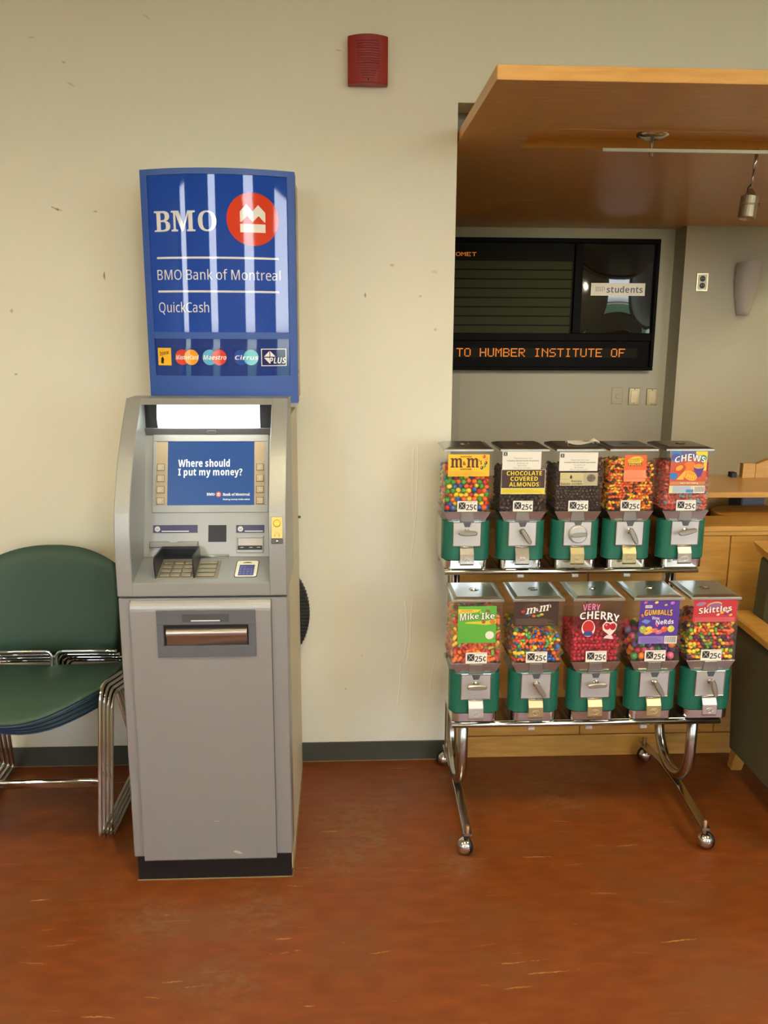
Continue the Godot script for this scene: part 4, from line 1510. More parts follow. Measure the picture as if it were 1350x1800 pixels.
# ------------------------------------------------------------------ candy machines
func machine_meshes() -> void:
	var st := begin()
	extrude(st, round_rect(-0.071, -0.086, 0.071, 0.090, 0.020, 5, 6), 0.0, 0.031, along_y(), 0.002)
	shapes["base"] = done(st)
	st = begin()
	extrude(st, PackedVector2Array([Vector2(-0.0795, -0.088), Vector2(0.0795, -0.088), Vector2(0.0795, 0.054), Vector2(-0.0795, 0.054)]), 0.031, 0.163, along_y())
	shapes["housing"] = done(st)
	st = begin(true)
	# green cover: front with rounded vertical corners, open at the back
	var pl := PackedVector2Array([Vector2(-0.080, 0.050)])
	for k in 9:
		var t := PI - PI * 0.5 * k / 8.0
		pl.append(Vector2(-0.042 + cos(t) * 0.038, 0.056 + sin(t) * 0.038))
	for k in 9:
		var t := PI * 0.5 - PI * 0.5 * k / 8.0
		pl.append(Vector2(0.042 + cos(t) * 0.038, 0.056 + sin(t) * 0.038))
	pl.append(Vector2(0.080, 0.050))
	for i in pl.size() - 1:
		var a := pl[i]
		var b := pl[i + 1]
		var o := Vector3((a.x + b.x) * 0.5, 0, 0.05 if absf(a.x + b.x) < 0.12 else 0.0)
		quad(st, Vector3(a.x, 0.0325, a.y), Vector3(b.x, 0.0325, b.y), Vector3(b.x, 0.163, b.y), Vector3(a.x, 0.163, a.y), o + Vector3(0, 0, 0.02))
	st.set_smooth_group(-1)
	for y in [0.0325, 0.163]:
		for i in range(1, pl.size() - 2):
			tri(st, Vector3(pl[0].x, y, pl[0].y), Vector3(pl[i].x, y, pl[i].y), Vector3(pl[i + 1].x, y, pl[i + 1].y), Vector3(0, -1 if y < 0.1 else 1, 0))
		tri(st, Vector3(pl[0].x, y, pl[0].y), Vector3(pl[pl.size() - 2].x, y, pl[pl.size() - 2].y), Vector3(pl[-1].x, y, pl[-1].y), Vector3(0, -1 if y < 0.1 else 1, 0))
	shapes["cover"] = done(st)
	# flared throat under the hopper
	st = begin()
	var top := [Vector3(-0.077, 0.193, -0.088), Vector3(0.077, 0.193, -0.088), Vector3(0.077, 0.193, 0.089), Vector3(-0.077, 0.193, 0.089)]
	var bot := [Vector3(-0.060, 0.163, -0.07), Vector3(0.060, 0.163, -0.07), Vector3(0.060, 0.163, 0.0865), Vector3(-0.060, 0.163, 0.0865)]
	for i in 4:
		var j := (i + 1) % 4
		quad(st, top[i], top[j], bot[j], bot[i], (top[i] + top[j]) * Vector3(1, 0, 1) - Vector3(0, 0.02, 0))
	quad(st, top[0], top[1], top[2], top[3], Vector3.UP)
	box(st, Vector3(-0.078, 0.1925, -0.089), Vector3(0.078, 0.1955, 0.090), 0.0006)
	shapes["throat"] = done(st)
	st = begin()
	extrude(st, PackedVector2Array([Vector2(-0.024, 0.163), Vector2(0.024, 0.163), Vector2(0.020, 0.1925), Vector2(-0.020, 0.1925)]), 0.07, 0.0905, Transform3D(), 0.001)
	shapes["collar"] = done(st)
	st = begin()
	box(st, Vector3(-0.047, 0.080, 0.0925), Vector3(0.047, 0.162, 0.0975), 0.0015)
	shapes["coin plate"] = done(st)
	st = begin()
	for k in [[-0.0475, 0.079, -0.0445, 0.163], [0.0445, 0.079, 0.0475, 0.163], [-0.0475, 0.079, 0.0475, 0.082], [-0.0475, 0.160, 0.0475, 0.163]]:
		box(st, Vector3(k[0], k[1], 0.0925), Vector3(k[2], k[3], 0.0990), 0.0006)
	shapes["coin rim"] = done(st)
	st = begin()
	extrude(st, PackedVector2Array([Vector2(-0.014, 0.163), Vector2(0.014, 0.163), Vector2(0.008, 0.146), Vector2(-0.008, 0.146)]), 0.0975, 0.100, Transform3D(), 0.0006)
	shapes["coin slot"] = done(st)
	# handle about its own axis: hub then wing (turned when placed)
	st = begin()
	lathe(st, [Vector2(0.010, 0.0), Vector2(0.010, 0.004), Vector2(0.006, 0.007), Vector2(0.006, 0.026), Vector2(0, 0.026)], 16, aim(Vector3.ZERO, Vector3(0, 0, 1)))
	shapes["hub"] = done(st)
	st = begin()
	var wing := PackedVector2Array([Vector2(-0.030, -0.003), Vector2(-0.026, -0.0065), Vector2(-0.010, -0.0085), Vector2(0.010, -0.0085), Vector2(0.026, -0.0065), Vector2(0.030, -0.003), Vector2(0.030, 0.003), Vector2(0.026, 0.0065), Vector2(0.010, 0.0085), Vector2(-0.010, 0.0085), Vector2(-0.026, 0.0065), Vector2(-0.030, 0.003)])
	extrude(st, wing, 0.018, 0.030, Transform3D(), 0.003)
	shapes["wing"] = done(st)
	st = begin()
	lathe(st, [Vector2(0, 0.016), Vector2(0.026, 0.016), Vector2(0.030, 0.013), Vector2(0.031, 0.008), Vector2(0.031, 0.0)], 36, aim(Vector3.ZERO, Vector3(0, 0, 1)))
	shapes["dial"] = done(st)
	# chute door with hinge and a raised emblem
	st = begin()
	var fl := PackedVector2Array([Vector2(0.094, 0.074), Vector2(0.097, 0.078), Vector2(0.102, 0.074), Vector2(0.112, 0.055), Vector2(0.113, 0.024), Vector2(0.110, 0.018), Vector2(0.107, 0.020), Vector2(0.107, 0.055), Vector2(0.097, 0.068)])
	extrude(st, fl, -0.0235, 0.0235, along_x(), 0.0012)
	shapes["chute door"] = done(st)
	st = begin(true)
	tube(st, [Vector3(-0.021, 0.0775, 0.0965), Vector3(0.021, 0.0775, 0.0965)], 0.003, 10)
	shapes["hinge"] = done(st)
	st = begin(true)
	var ring := []
	for k in 17:
		var t := TAU * k / 16.0
		ring.append(Vector3(cos(t) * 0.011, 0.037 + sin(t) * 0.008, 0.1127))
	tube(st, ring, 0.0011, 5)
	tube(st, [Vector3(-0.006, 0.034, 0.1127), Vector3(0.0, 0.041, 0.1130), Vector3(0.006, 0.034, 0.1127)], 0.0013, 5)
	shapes["emblem"] = done(st)
	# hopper panes
	for k in [["pane front", Vector3(-0.0765, 0.1955, 0.0860), Vector3(0.0765, 0.396, 0.0880)], ["pane back", Vector3(-0.0765, 0.1955, -0.0880), Vector3(0.0765, 0.396, -0.0860)], ["pane left", Vector3(-0.0765, 0.1955, -0.0858), Vector3(-0.0745, 0.396, 0.0858)], ["pane right", Vector3(0.0745, 0.1955, -0.0858), Vector3(0.0765, 0.396, 0.0858)]]:
		st = begin()
		box(st, k[1], k[2])
		shapes[k[0]] = done(st)
	# lid: rim, sloped shoulders, sunk middle
	st = begin()
	var rims := [[0.0790, 0.0905, 0.3945], [0.0800, 0.0915, 0.3955], [0.0800, 0.0915, 0.4015], [0.0785, 0.0900, 0.4030], [0.0740, 0.0855, 0.4030], [0.0640, 0.0750, 0.4075], [0.0620, 0.0730, 0.4075]]
	for i in rims.size() - 1:
		var a = rims[i]
		var b = rims[i + 1]
		var pa := [Vector3(-a[0], a[2], -a[1]), Vector3(a[0], a[2], -a[1]), Vector3(a[0], a[2], a[1]), Vector3(-a[0], a[2], a[1])]
		var pb := [Vector3(-b[0], b[2], -b[1]), Vector3(b[0], b[2], -b[1]), Vector3(b[0], b[2], b[1]), Vector3(-b[0], b[2], b[1])]
		for k in 4:
			var k2 := (k + 1) % 4
			quad(st, pa[k], pa[k2], pb[k2], pb[k], (pa[k] + pa[k2]) * Vector3(1, 0, 1) + Vector3(0, 0.05, 0))
	quad(st, Vector3(-0.062, 0.4075, -0.073), Vector3(0.062, 0.4075, -0.073), Vector3(0.062, 0.4075, 0.073), Vector3(-0.062, 0.4075, 0.073), Vector3.UP)
	quad(st, Vector3(-0.079, 0.3945, -0.0905), Vector3(0.079, 0.3945, -0.0905), Vector3(0.079, 0.3945, 0.0905), Vector3(-0.079, 0.3945, 0.0905), Vector3.DOWN)
	shapes["lid"] = done(st)
	st = begin()
	lathe(st, [Vector2(0, 0.4105), Vector2(0.008, 0.4105), Vector2(0.0095, 0.4085), Vector2(0.013, 0.4085), Vector2(0.014, 0.4095), Vector2(0.016, 0.4075)], 24)
	shapes["lock"] = done(st)
	st = begin()
	box(st, Vector3(-0.033, 0.1955, 0.0881), Vector3(0.033, 0.2310, 0.0885))
	shapes["price card"] = done(st)
	var p := Print.new()
	p.rect(-0.0285, 0.2035, -0.0060, 0.2265, rgb(40, 38, 40))
	for s in [-1.0, 1.0]:
		var q := PackedVector2Array()
		for k in [[-0.0105, -0.0112], [-0.009, -0.0112], [0.0105, 0.0112], [0.009, 0.0112]]:
			q.append(Vector2(-0.01725 + k[0] * s, 0.215 + k[1]))
		p.poly(q, rgb(226, 222, 208))
	p.glyph(letters("25¢", "bold"), -0.0042, 0.2008, 0.0304, 0.2195, rgb(34, 32, 34))
	p.glyph(letters("QUARTERS ONLY", "bold"), -0.0035, 0.2255, 0.0300, 0.2285, rgb(150, 146, 136))
	shapes["price print"] = p.mesh()

# kinds of sweets: name, half sizes, colours, shape
func sweet_mesh(kind: String, half: Vector3) -> Mesh:
	if not shapes.has("sweet " + kind):
		var st := begin(true)
		if kind == "jelly_bean_candy":
			lathe(st, [Vector2(0, -half.y), Vector2(half.x * 0.7, -half.y * 0.86), Vector2(half.x, -half.y * 0.5), Vector2(half.x, half.y * 0.5), Vector2(half.x * 0.7, half.y * 0.86), Vector2(0, half.y)], 8)
		elif kind == "chewy_tablet":
			lathe(st, [Vector2(0, -half.y), Vector2(half.x * 0.75, -half.y), Vector2(half.x, -half.y * 0.5), Vector2(half.x, half.y * 0.5), Vector2(half.x * 0.75, half.y), Vector2(0, half.y)], 10)
		else:
			ellipsoid(st, Vector3.ZERO, half, 9, 6)
		shapes["sweet " + kind] = done(st)
	return shapes["sweet " + kind]

func fill_hopper(machine: Node3D, d: Dictionary, group_no: int) -> void:
	var half: Vector3 = d.half
	var dia := 2.0 * pow(half.x * half.y * half.z, 1.0 / 3.0) * 0.96
	var lo := Vector3(-0.0735, 0.1965, -0.085)
	var hi := Vector3(0.0735, d.fill, 0.085)
	var rad := dia * 0.5
	var deep: float = maxf(2.3 * dia, 0.02)
	# staggered rows, shaken, then pushed apart; only the layers that show are kept
	var pts := []
	var row := 0
	var y := lo.y + rad
	while y < hi.y + rad:
		var z := hi.z - rad - (0.5 * dia if row % 2 else 0.0)
		var col := 0
		while z > lo.z + rad * 0.5:
			var x := lo.x + rad + (0.5 * dia if (row + col) % 2 else 0.0)
			while x < hi.x - rad * 0.6:
				var top: float = d.fill + d.slope * x + d.lean * (z - hi.z) + 0.006 * sin(x * 70.0 + group_no) 
				if y < top - rad * 0.6 and (z > hi.z - deep or x < lo.x + deep or x > hi.x - deep or y > top - deep):
					pts.append(Vector3(x, y, z) + Vector3(rng.randf_range(-1, 1), rng.randf_range(-1, 1), rng.randf_range(-1, 1)) * dia * 0.24)
				x += dia
			z -= dia * 0.87
			col += 1
		y += dia * 0.84
		row += 1
	var cell := dia * 1.1
	for it in 5:
		var grid := {}
		for i in pts.size():
			var k := Vector3i((pts[i] / cell).floor())
			if grid.has(k):
				grid[k].append(i)
			else:
				grid[k] = [i]
		for i in pts.size():
			var p: Vector3 = pts[i]
			var k := Vector3i((p / cell).floor())
			var push := Vector3.ZERO
			for dx in [-1, 0, 1]:
				for dy in [-1, 0, 1]:
					for dz in [-1, 0, 1]:
						var kk := k + Vector3i(dx, dy, dz)
						if grid.has(kk):
							for j in grid[kk]:
								if j != i:
									var e: Vector3 = p - pts[j]
									var l := e.length()
									if l < dia and l > 1e-5:
										push += e / l * (dia - l) * 0.3
			p += push
			pts[i] = p.clamp(lo + Vector3.ONE * rad, Vector3(hi.x - rad, hi.y + 0.03, hi.z - rad))
	var mesh := sweet_mesh(d.sweet, half)
	var colours: Array = d.colours
	var total := 0.0
	for c in colours:
		total += c[2]
	var rest := []
	var tints := []
	var made := 0
	var card: Rect2 = d.cover
	for i in pts.size():
		var p: Vector3 = pts[i]
		var pick := rng.randf() * total
		var c = colours[0]
		for e in colours:
			pick -= e[2]
			if pick <= 0.0:
				c = e
				break
		var b := Basis(Vector3(rng.randfn(), rng.randfn(), rng.randfn()).normalized(), rng.randf() * TAU)
		var shown := p.z > hi.z - dia * 1.15 and not card.has_point(Vector2(p.x, p.y)) and not Rect2(-0.031, 0.19, 0.062, 0.038).has_point(Vector2(p.x, p.y)) and made < 300
		if shown:
			var o := MeshInstance3D.new()
			o.name = numbered(d.sweet)
			o.mesh = mesh
			o.material_override = sweet_mat(d.sweet, c, d.get("gloss", 0.3))
			add_child(o)
			o.transform = Transform3D(b, machine.position + p)
			tag(o, "%s %s in the machine %s" % [c[0], d.noun, d.short], "candy", d.group)
			made += 1
		else:
			rest.append(Transform3D(b, p))
			tints.append((c[1] as Color).srgb_to_linear())
	# those deeper in, behind the front row
	var mm := MultiMesh.new()
	mm.transform_format = MultiMesh.TRANSFORM_3D
	mm.use_colors = true
	mm.mesh = mesh
	mm.instance_count = rest.size()
	for i in rest.size():
		mm.set_instance_transform(i, rest[i])
		mm.set_instance_color(i, tints[i])
	var mi := MultiMeshInstance3D.new()
	mi.name = numbered(d.sweet + "_filling")
	mi.multimesh = mm
	var m := mat("sweets filling %.2f" % d.get("gloss", 0.3), Color.WHITE, d.get("gloss", 0.3))
	m.vertex_color_use_as_albedo = true
	mi.material_override = m
	add_child(mi)
	mi.position = machine.position
	tag(mi, "%ss filling the machine %s" % [d.noun, d.short], "candies")
	mi.set_meta("kind", "stuff")

func sweet_mat(kind: String, c: Array, gloss: float) -> StandardMaterial3D:
	return mat("%s %s" % [kind, c[0]], c[1], gloss)

func make_candy_machines() -> void:
	machine_meshes()
	var red := rgb(196, 32, 24)
	var orange := rgb(232, 98, 24)
	var yellow := rgb(240, 200, 36)
	var green := rgb(64, 150, 42)
	var blue := rgb(36, 88, 170)
	var brown := rgb(64, 34, 20)
	var list := [
		{"x": 0.404, "row": 0, "short": "with a yellow card of brown letters", "sweet": "peanut_candy", "noun": "round shiny candy", "half": Vector3(0.0098, 0.0088, 0.0088), "fill": 0.335, "slope": -0.12, "lean": 0.1, "colours": [["red", red, 3], ["orange", orange, 3], ["yellow", yellow, 2], ["green", green, 2], ["blue", blue, 2.5]], "cover": Rect2(-0.066, 0.312, 0.135, 0.072), "handle": 0.0, "flap": "nickel plate"},
		{"x": 0.588, "row": 0, "short": "with chocolate almonds", "sweet": "chocolate_almond", "noun": "glossy chocolate almond", "half": Vector3(0.0072, 0.0108, 0.0072), "fill": 0.345, "slope": 0.0, "lean": 0.1, "colours": [["dark brown", rgb(58, 34, 24), 3], ["brown", rgb(74, 46, 30), 1]], "cover": Rect2(-0.074, 0.254, 0.146, 0.15), "handle": -58.0, "flap": "nickel plate"},
		{"x": 0.772, "row": 0, "short": "with a round dial", "sweet": "chocolate_raisin", "noun": "glossy chocolate raisin", "half": Vector3(0.0066, 0.0058, 0.0060), "fill": 0.348, "slope": -0.1, "lean": 0.1, "colours": [["dark brown", rgb(54, 32, 24), 3], ["brown", rgb(72, 46, 32), 1]], "cover": Rect2(-0.066, 0.280, 0.13, 0.12), "handle": 999.0, "flap": "brass plate"},
		{"x": 0.947, "row": 0, "short": "with a small orange card", "sweet": "lens_candy", "noun": "flat round candy", "half": Vector3(0.0070, 0.0042, 0.0070), "fill": 0.362, "slope": -0.14, "lean": 0.1, "colours": [["orange", rgb(226, 92, 26), 4], ["yellow", rgb(242, 186, 44), 3.2], ["brown", rgb(74, 36, 18), 2.2]], "cover": Rect2(-0.029, 0.292, 0.073, 0.09), "handle": -64.0, "flap": "brass plate"},
		{"x": 1.134, "row": 0, "short": "with white arched letters", "sweet": "chewy_tablet", "noun": "chewy disc candy", "half": Vector3(0.0078, 0.0038, 0.0078), "fill": 0.360, "slope": 0.0, "lean": 0.1, "colours": [["salmon", rgb(206, 104, 84), 4], ["red", rgb(184, 64, 50), 2], ["grey", rgb(138, 146, 152), 1.8]], "cover": Rect2(-0.062, 0.254, 0.12, 0.145), "handle": 14.0, "flap": "nickel plate", "gloss": 0.6},
		{"x": 0.407, "row": 1, "short": "with a square green card", "sweet": "jelly_bean_candy", "noun": "oblong jelly candy", "half": Vector3(0.0064, 0.0115, 0.0064), "fill": 0.352, "slope": 0.0, "lean": 0.05, "colours": [["red", rgb(188, 52, 40), 3], ["orange", rgb(226, 108, 36), 3], ["yellow", rgb(222, 174, 50), 1.6], ["green", rgb(112, 146, 44), 2.2]], "cover": Rect2(-0.06, 0.262, 0.118, 0.12), "handle": 0.0, "flap": "cast zinc"},
		{"x": 0.5955, "row": 1, "short": "with a dark brown card", "sweet": "button_candy", "noun": "small flat shiny candy", "half": Vector3(0.0076, 0.0046, 0.0076), "fill": 0.292, "slope": -0.10, "lean": -0.05, "colours": [["red", red, 1.4], ["orange", orange, 2.4], ["yellow", yellow, 2], ["green", rgb(70, 160, 60), 2.2], ["blue", rgb(36, 104, 186), 2.2], ["brown", brown, 1]], "cover": Rect2(-0.078, 0.315, 0.14, 0.09), "handle": -56.0, "flap": "brass plate"},
		{"x": 0.783, "row": 1, "short": "with red cherry balls", "sweet": "cherry_ball", "noun": "round cherry candy", "half": Vector3(0.0068, 0.0068, 0.0068), "fill": 0.282, "slope": 0.0, "lean": -0.08, "colours": [["cherry red", rgb(186, 22, 44), 3], ["deep red", rgb(160, 16, 34), 1]], "cover": Rect2(-0.06, 0.30, 0.125, 0.1), "handle": 3.0, "flap": "brass plate"},
		{"x": 0.970, "row": 1, "short": "with a purple card", "sweet": "gumball", "noun": "big round gumball", "half": Vector3(0.0118, 0.0118, 0.0118), "fill": 0.275, "slope": -0.12, "lean": 0.0, "colours": [["purple", rgb(66, 44, 96), 4], ["pink", rgb(224, 96, 130), 2], ["orange", rgb(236, 126, 32), 1.2], ["yellow", rgb(238, 206, 50), 1.2], ["green", rgb(58, 130, 64), 1.5], ["red", rgb(180, 34, 60), 1.5], ["lilac", rgb(146, 132, 182), 1.5]], "cover": Rect2(-0.058, 0.262, 0.124, 0.13), "handle": -60.0, "flap": "brass plate"},
		{"x": 1.149, "row": 1, "short": "with a pinkish red card", "sweet": "fruit_candy", "noun": "small round fruit candy", "half": Vector3(0.0078, 0.0052, 0.0078), "fill": 0.322, "slope": 0.0, "lean": 0.05, "colours": [["yellow", rgb(240, 200, 40), 3], ["orange", rgb(232, 102, 34), 2.6], ["red", rgb(190, 34, 34), 1.6], ["green", rgb(106, 156, 40), 1.8], ["purple", rgb(76, 34, 66), 2.2]], "cover": Rect2(-0.07, 0.32, 0.138, 0.08), "handle": -74.0, "flap": "nickel plate"},
	]
	for i in list.size():
		var d: Dictionary = list[i]
		var at := Vector3(d.x, 0.8195, 0.160) if d.row == 0 else Vector3(d.x, 0.3915, 0.410)
		d.group = "candies in the machine " + d.short
		var tier: String = "upper" if d.row == 0 else "lower"
		var o := thing("candy_machine", "candy machine %s on the %s tier" % [d.short, tier], "candy machine", at, "candy machines on the rack")
		part(o, "base", shapes["base"], mat("chrome"))
		part(o, "housing", shapes["housing"], mat("chrome"))
		part(o, "cover", shapes["cover"], mat("green enamel"), "green enamelled front cover")
		part(o, "throat", shapes["throat"], mat("worn chrome"))
		part(o, "collar", shapes["collar"], mat("satin metal", rgb(150, 146, 138), 0.34, 0.9))
		var cp := part(o, "coin_plate", shapes["coin plate"], mat("cast zinc"))
		part(cp, "rim", shapes["coin rim"], mat("worn chrome"))
		part(cp, "coin_slot", shapes["coin slot"], mat("dark grey plastic"))
		if d.handle > 900.0:
			var hd := part(o, "handle", shapes["dial"], mat("cast zinc"), "round dial with a flat grip")
			hd.position = Vector3(0, 0.121, 0.0975)
			var wg := part(hd, "wing", shapes["wing"], mat("handle metal", rgb(172, 170, 158), 0.36, 0.85))
			wg.scale = Vector3(0.9, 0.9, 0.8)
			wg.rotation.z = 0.06
		else:
			var hd := part(o, "handle", shapes["hub"], mat("worn chrome"))
			hd.position = Vector3(0, 0.130, 0.0975)
			var wg := part(hd, "wing", shapes["wing"], mat("handle metal", rgb(172, 170, 158), 0.36, 0.85))
			var turn: float = deg_to_rad(d.handle)
			wg.rotation.z = turn
			if absf(d.handle) > 30.0:
				wg.position = Vector3(cos(turn), sin(turn), 0) * 0.014
		var fd := part(o, "chute_door", shapes["chute door"], mat(d.flap))
		part(fd, "hinge", shapes["hinge"], mat("worn chrome"))
		part(fd, "emblem", shapes["emblem"], mat(d.flap))
		for k in ["front", "back", "left", "right"]:
			part(o, "pane", shapes["pane " + k], mat("clear acrylic"))
		var lid := part(o, "lid", shapes["lid"], mat("lid chrome", rgb(190, 194, 188), 0.33, 1.0))
		part(lid, "lock", shapes["lock"], mat("chrome"))
		var pc := part(o, "price_card", shapes["price card"], mat("white card"), "white price card reading 25 cents")
		var pp := part(pc, "price_print", shapes["price print"], print_mat())
		pp.position.z = 0.0886
		brand_card(o, i)
		fill_hopper(o, d, i)
	# crumpled paper on a lid
	var st := begin(true)
	var n := 7
	var h := []
	for i in n:
		var rowp := []
		for j in n:
			rowp.append(Vector3(-0.05 + 0.1 * i / (n - 1), 0.006 + rng.randf_range(0.0, 0.010) + (0.012 if i == n - 2 and j > 2 else 0.0), -0.035 + 0.07 * j / (n - 1)))
		h.append(rowp)
	for i in n - 1:
		for j in n - 1:
			quad(st, h[i][j], h[i + 1][j], h[i + 1][j + 1], h[i][j + 1], Vector3.UP)
			var dn := Vector3(0, -0.0012, 0)
			quad(st, h[i][j] + dn, h[i + 1][j] + dn, h[i + 1][j + 1] + dn, h[i][j + 1] + dn, Vector3.DOWN)
	var pa := part(self, "crumpled_paper", st, mat("white card"))
	pa.position = Vector3(0.795, 1.2235, 0.175)
	tag(pa, "crumpled scrap of white paper on the lid of the machine with a round dial", "paper")

func card(o: Node3D, called: String, label: String, x0: float, y0: float, x1: float, y1: float, base: Color, p: Print, outside := true) -> void:
	var st := begin()
	var z := 0.0882 if outside else 0.0852
	box(st, Vector3(x0, y0, z), Vector3(x1, y1, z + 0.0005))
	var m := part(o, called, st, mat("card stock %s" % base.to_html(false), base, 0.45), label)
	var q := part(m, "print", p.mesh(), print_mat(0.45))
	q.position.z = z + 0.0006

func lines(p: Print, x0: float, y0: float, x1: float, y1: float, n: int, col: Color) -> void:
	for i in n:
		var y := lerpf(y1, y0, (i + 0.5) / n)
		var w := (x1 - x0) * (0.75 + 0.25 * fmod(i * 0.37, 1.0))
		p.rect(x0, y - (y1 - y0) / n * 0.16, x0 + w, y + (y1 - y0) / n * 0.16, col)

# the cards stuck on the hoppers; x from the machine's middle, y from its foot
func brand_card(o: Node3D, i: int) -> void:
	var p := Print.new()
	var dark := rgb(40, 26, 18)
	var arch := func(q): return Vector2(q.x, q.y * (0.72 + 0.28 * sin(PI * q.x)) + 0.25 * sin(PI * q.x))
	match i:
		0:
			var brown := rgb(82, 40, 18)
			p.glyph(letters("m", "serif bold"), -0.0585, 0.342, -0.0195, 0.373, brown)
			p.glyph(letters("m", "serif bold"), -0.0060, 0.342, 0.0335, 0.373, brown)
			p.glyph(letters("m", "serif bold"), -0.0578, 0.342, -0.0188, 0.373, brown)
			p.glyph(letters("m", "serif bold"), -0.0053, 0.342, 0.0342, 0.373, brown)
			p.glyph(letters("&", "bold"), -0.0180, 0.350, -0.0080, 0.362, brown)
			p.glyph(letters("'s", "bold"), 0.0345, 0.352, 0.0440, 0.368, brown)
			p.rect(-0.026, 0.3755, 0.010, 0.3795, brown)
			p.glyph(letters("PEANUT", "bold"), -0.024, 0.3760, 0.008, 0.3790, rgb(240, 190, 40))
			p.rect(-0.026, 0.3345, 0.010, 0.3390, brown)
			p.glyph(letters("PEANUT", "bold"), -0.024, 0.3352, 0.008, 0.3384, rgb(240, 190, 40))
			for k in [[0.051, 0.378, rgb(196, 44, 30)], [0.058, 0.370, rgb(226, 148, 60)], [0.057, 0.357, rgb(60, 40, 24)], [0.053, 0.347, rgb(70, 150, 70)], [0.044, 0.341, rgb(56, 36, 22)]]:
				p.disc(k[0], k[1], 0.0045, 0.0055, k[2], 16, -0.4)
				p.disc(k[0] - 0.001, k[1] + 0.0005, 0.0012, 0.0018, rgb(240, 230, 210), 8)
			lines(p, -0.062, 0.316, 0.062, 0.331, 4, rgb(206, 148, 24))
			card(o, "brand_card", "yellow card with large brown letters", -0.0660, 0.3130, 0.0690, 0.3850, rgb(236, 188, 34), p)
		1, 2:
			# white appeal card over a second card
			var dx := 0.0 if i == 1 else -0.006
			var dy := 0.0 if i == 1 else -0.006
			var cx := -0.0095 + dx + (0.009 if i == 2 else 0.0)
			p.rect(cx - 0.060, 0.3800 + dy, cx - 0.048, 0.3925 + dy, rgb(40, 40, 40))
			p.poly(PackedVector2Array([Vector2(cx - 0.058, 0.3815 + dy), Vector2(cx - 0.0565, 0.3815 + dy), Vector2(cx - 0.050, 0.391 + dy), Vector2(cx - 0.0515, 0.391 + dy)]), rgb(226, 222, 208))
			p.poly(PackedVector2Array([Vector2(cx - 0.0515, 0.3815 + dy), Vector2(cx - 0.050, 0.3815 + dy), Vector2(cx - 0.0565, 0.391 + dy), Vector2(cx - 0.058, 0.391 + dy)]), rgb(226, 222, 208))
			var grey := rgb(120, 114, 100)
			p.glyph(letters("Please help your local", "regular"), cx - 0.025, 0.3690 + dy, cx + 0.033, 0.3745 + dy, grey)
			p.glyph(letters("Canadian Mental Health Association", "bold"), cx - 0.048, 0.3620 + dy, cx + 0.056, 0.3665 + dy, rgb(84, 78, 66))
			p.glyph(letters("For service call", "regular"), cx - 0.015, 0.3535 + dy, cx + 0.021, 0.3580 + dy, grey)
			p.glyph(letters("Be in touch", "regular"), cx - 0.012, 0.3455 + dy, cx + 0.016, 0.3500 + dy, rgb(100, 94, 82))
			p.glyph(letters("Thank you for your support", "regular"), cx - 0.028, 0.3375 + dy, cx + 0.032, 0.3425 + dy, grey)
			card(o, "appeal_card", "white card with small grey print", cx - 0.0635, 0.3360 + dy - 0.0005, cx + 0.0635, 0.3970 + dy, rgb(226, 222, 206), p)
			p = Print.new()
			if i == 1:
				p.rect(-0.074, 0.2735, 0.0690, 0.3340, rgb(64, 40, 36))
				for k in 26:
					p.disc(-0.068 + rng.randf() * 0.130, 0.277 + rng.randf() * 0.053, 0.0055, 0.0035, rgb(86, 56, 52), 12, rng.randf() * 3.0)
				var yl := rgb(232, 208, 60)
				for t in [["CHOCOLATE", -0.058, 0.3160, 0.058, 0.3300], ["COVERED", -0.045, 0.2980, 0.045, 0.3120], ["ALMONDS", -0.049, 0.2795, 0.049, 0.2935]]:
					outlined(p, t[0], "bold", t[1], t[2], t[3], t[4], yl, rgb(40, 22, 16), 0.0008)
				p.rect(-0.074, 0.2550, 0.0690, 0.2725, rgb(216, 198, 52))
				lines(p, -0.070, 0.258, 0.066, 0.270, 3, rgb(176, 158, 40))
				card(o, "brand_card", "dark card with yellow capitals", -0.0750, 0.2535, 0.0705, 0.3350, rgb(232, 228, 208), p)
			else:
				p.rect(-0.065, 0.2815, 0.012, 0.3235, rgb(196, 184, 134))
				p.rect(0.012, 0.2815, 0.060, 0.3235, rgb(176, 164, 130))
				p.disc(0.038, 0.306, 0.015, 0.013, rgb(120, 104, 82), 20)
				for k in 9:
					p.disc(0.038 + rng.randf_range(-0.011, 0.011), 0.306 + rng.randf_range(-0.009, 0.009), 0.004, 0.003, rgb(96, 80, 62), 10)
				p.poly(PackedVector2Array([Vector2(-0.034, 0.309), Vector2(-0.024, 0.309), Vector2(-0.029, 0.318)]), rgb(60, 52, 36))
				p.disc(-0.029, 0.3065, 0.004, 0.0028, rgb(60, 52, 36), 10)
				p.glyph(letters("Raisins", "serif bold"), -0.028, 0.2935, 0.008, 0.3000, rgb(52, 46, 30))
				p.glyph(letters("Raisins enrobés", "serif bold"), -0.063, 0.2835, 0.010, 0.2915, rgb(52, 46, 30))
				p.rect(-0.063, 0.3015, -0.032, 0.3022, rgb(140, 128, 84))
				card(o, "brand_card", "pale olive card with dark print", -0.0650, 0.2810, 0.0600, 0.3240, rgb(200, 190, 150), p)
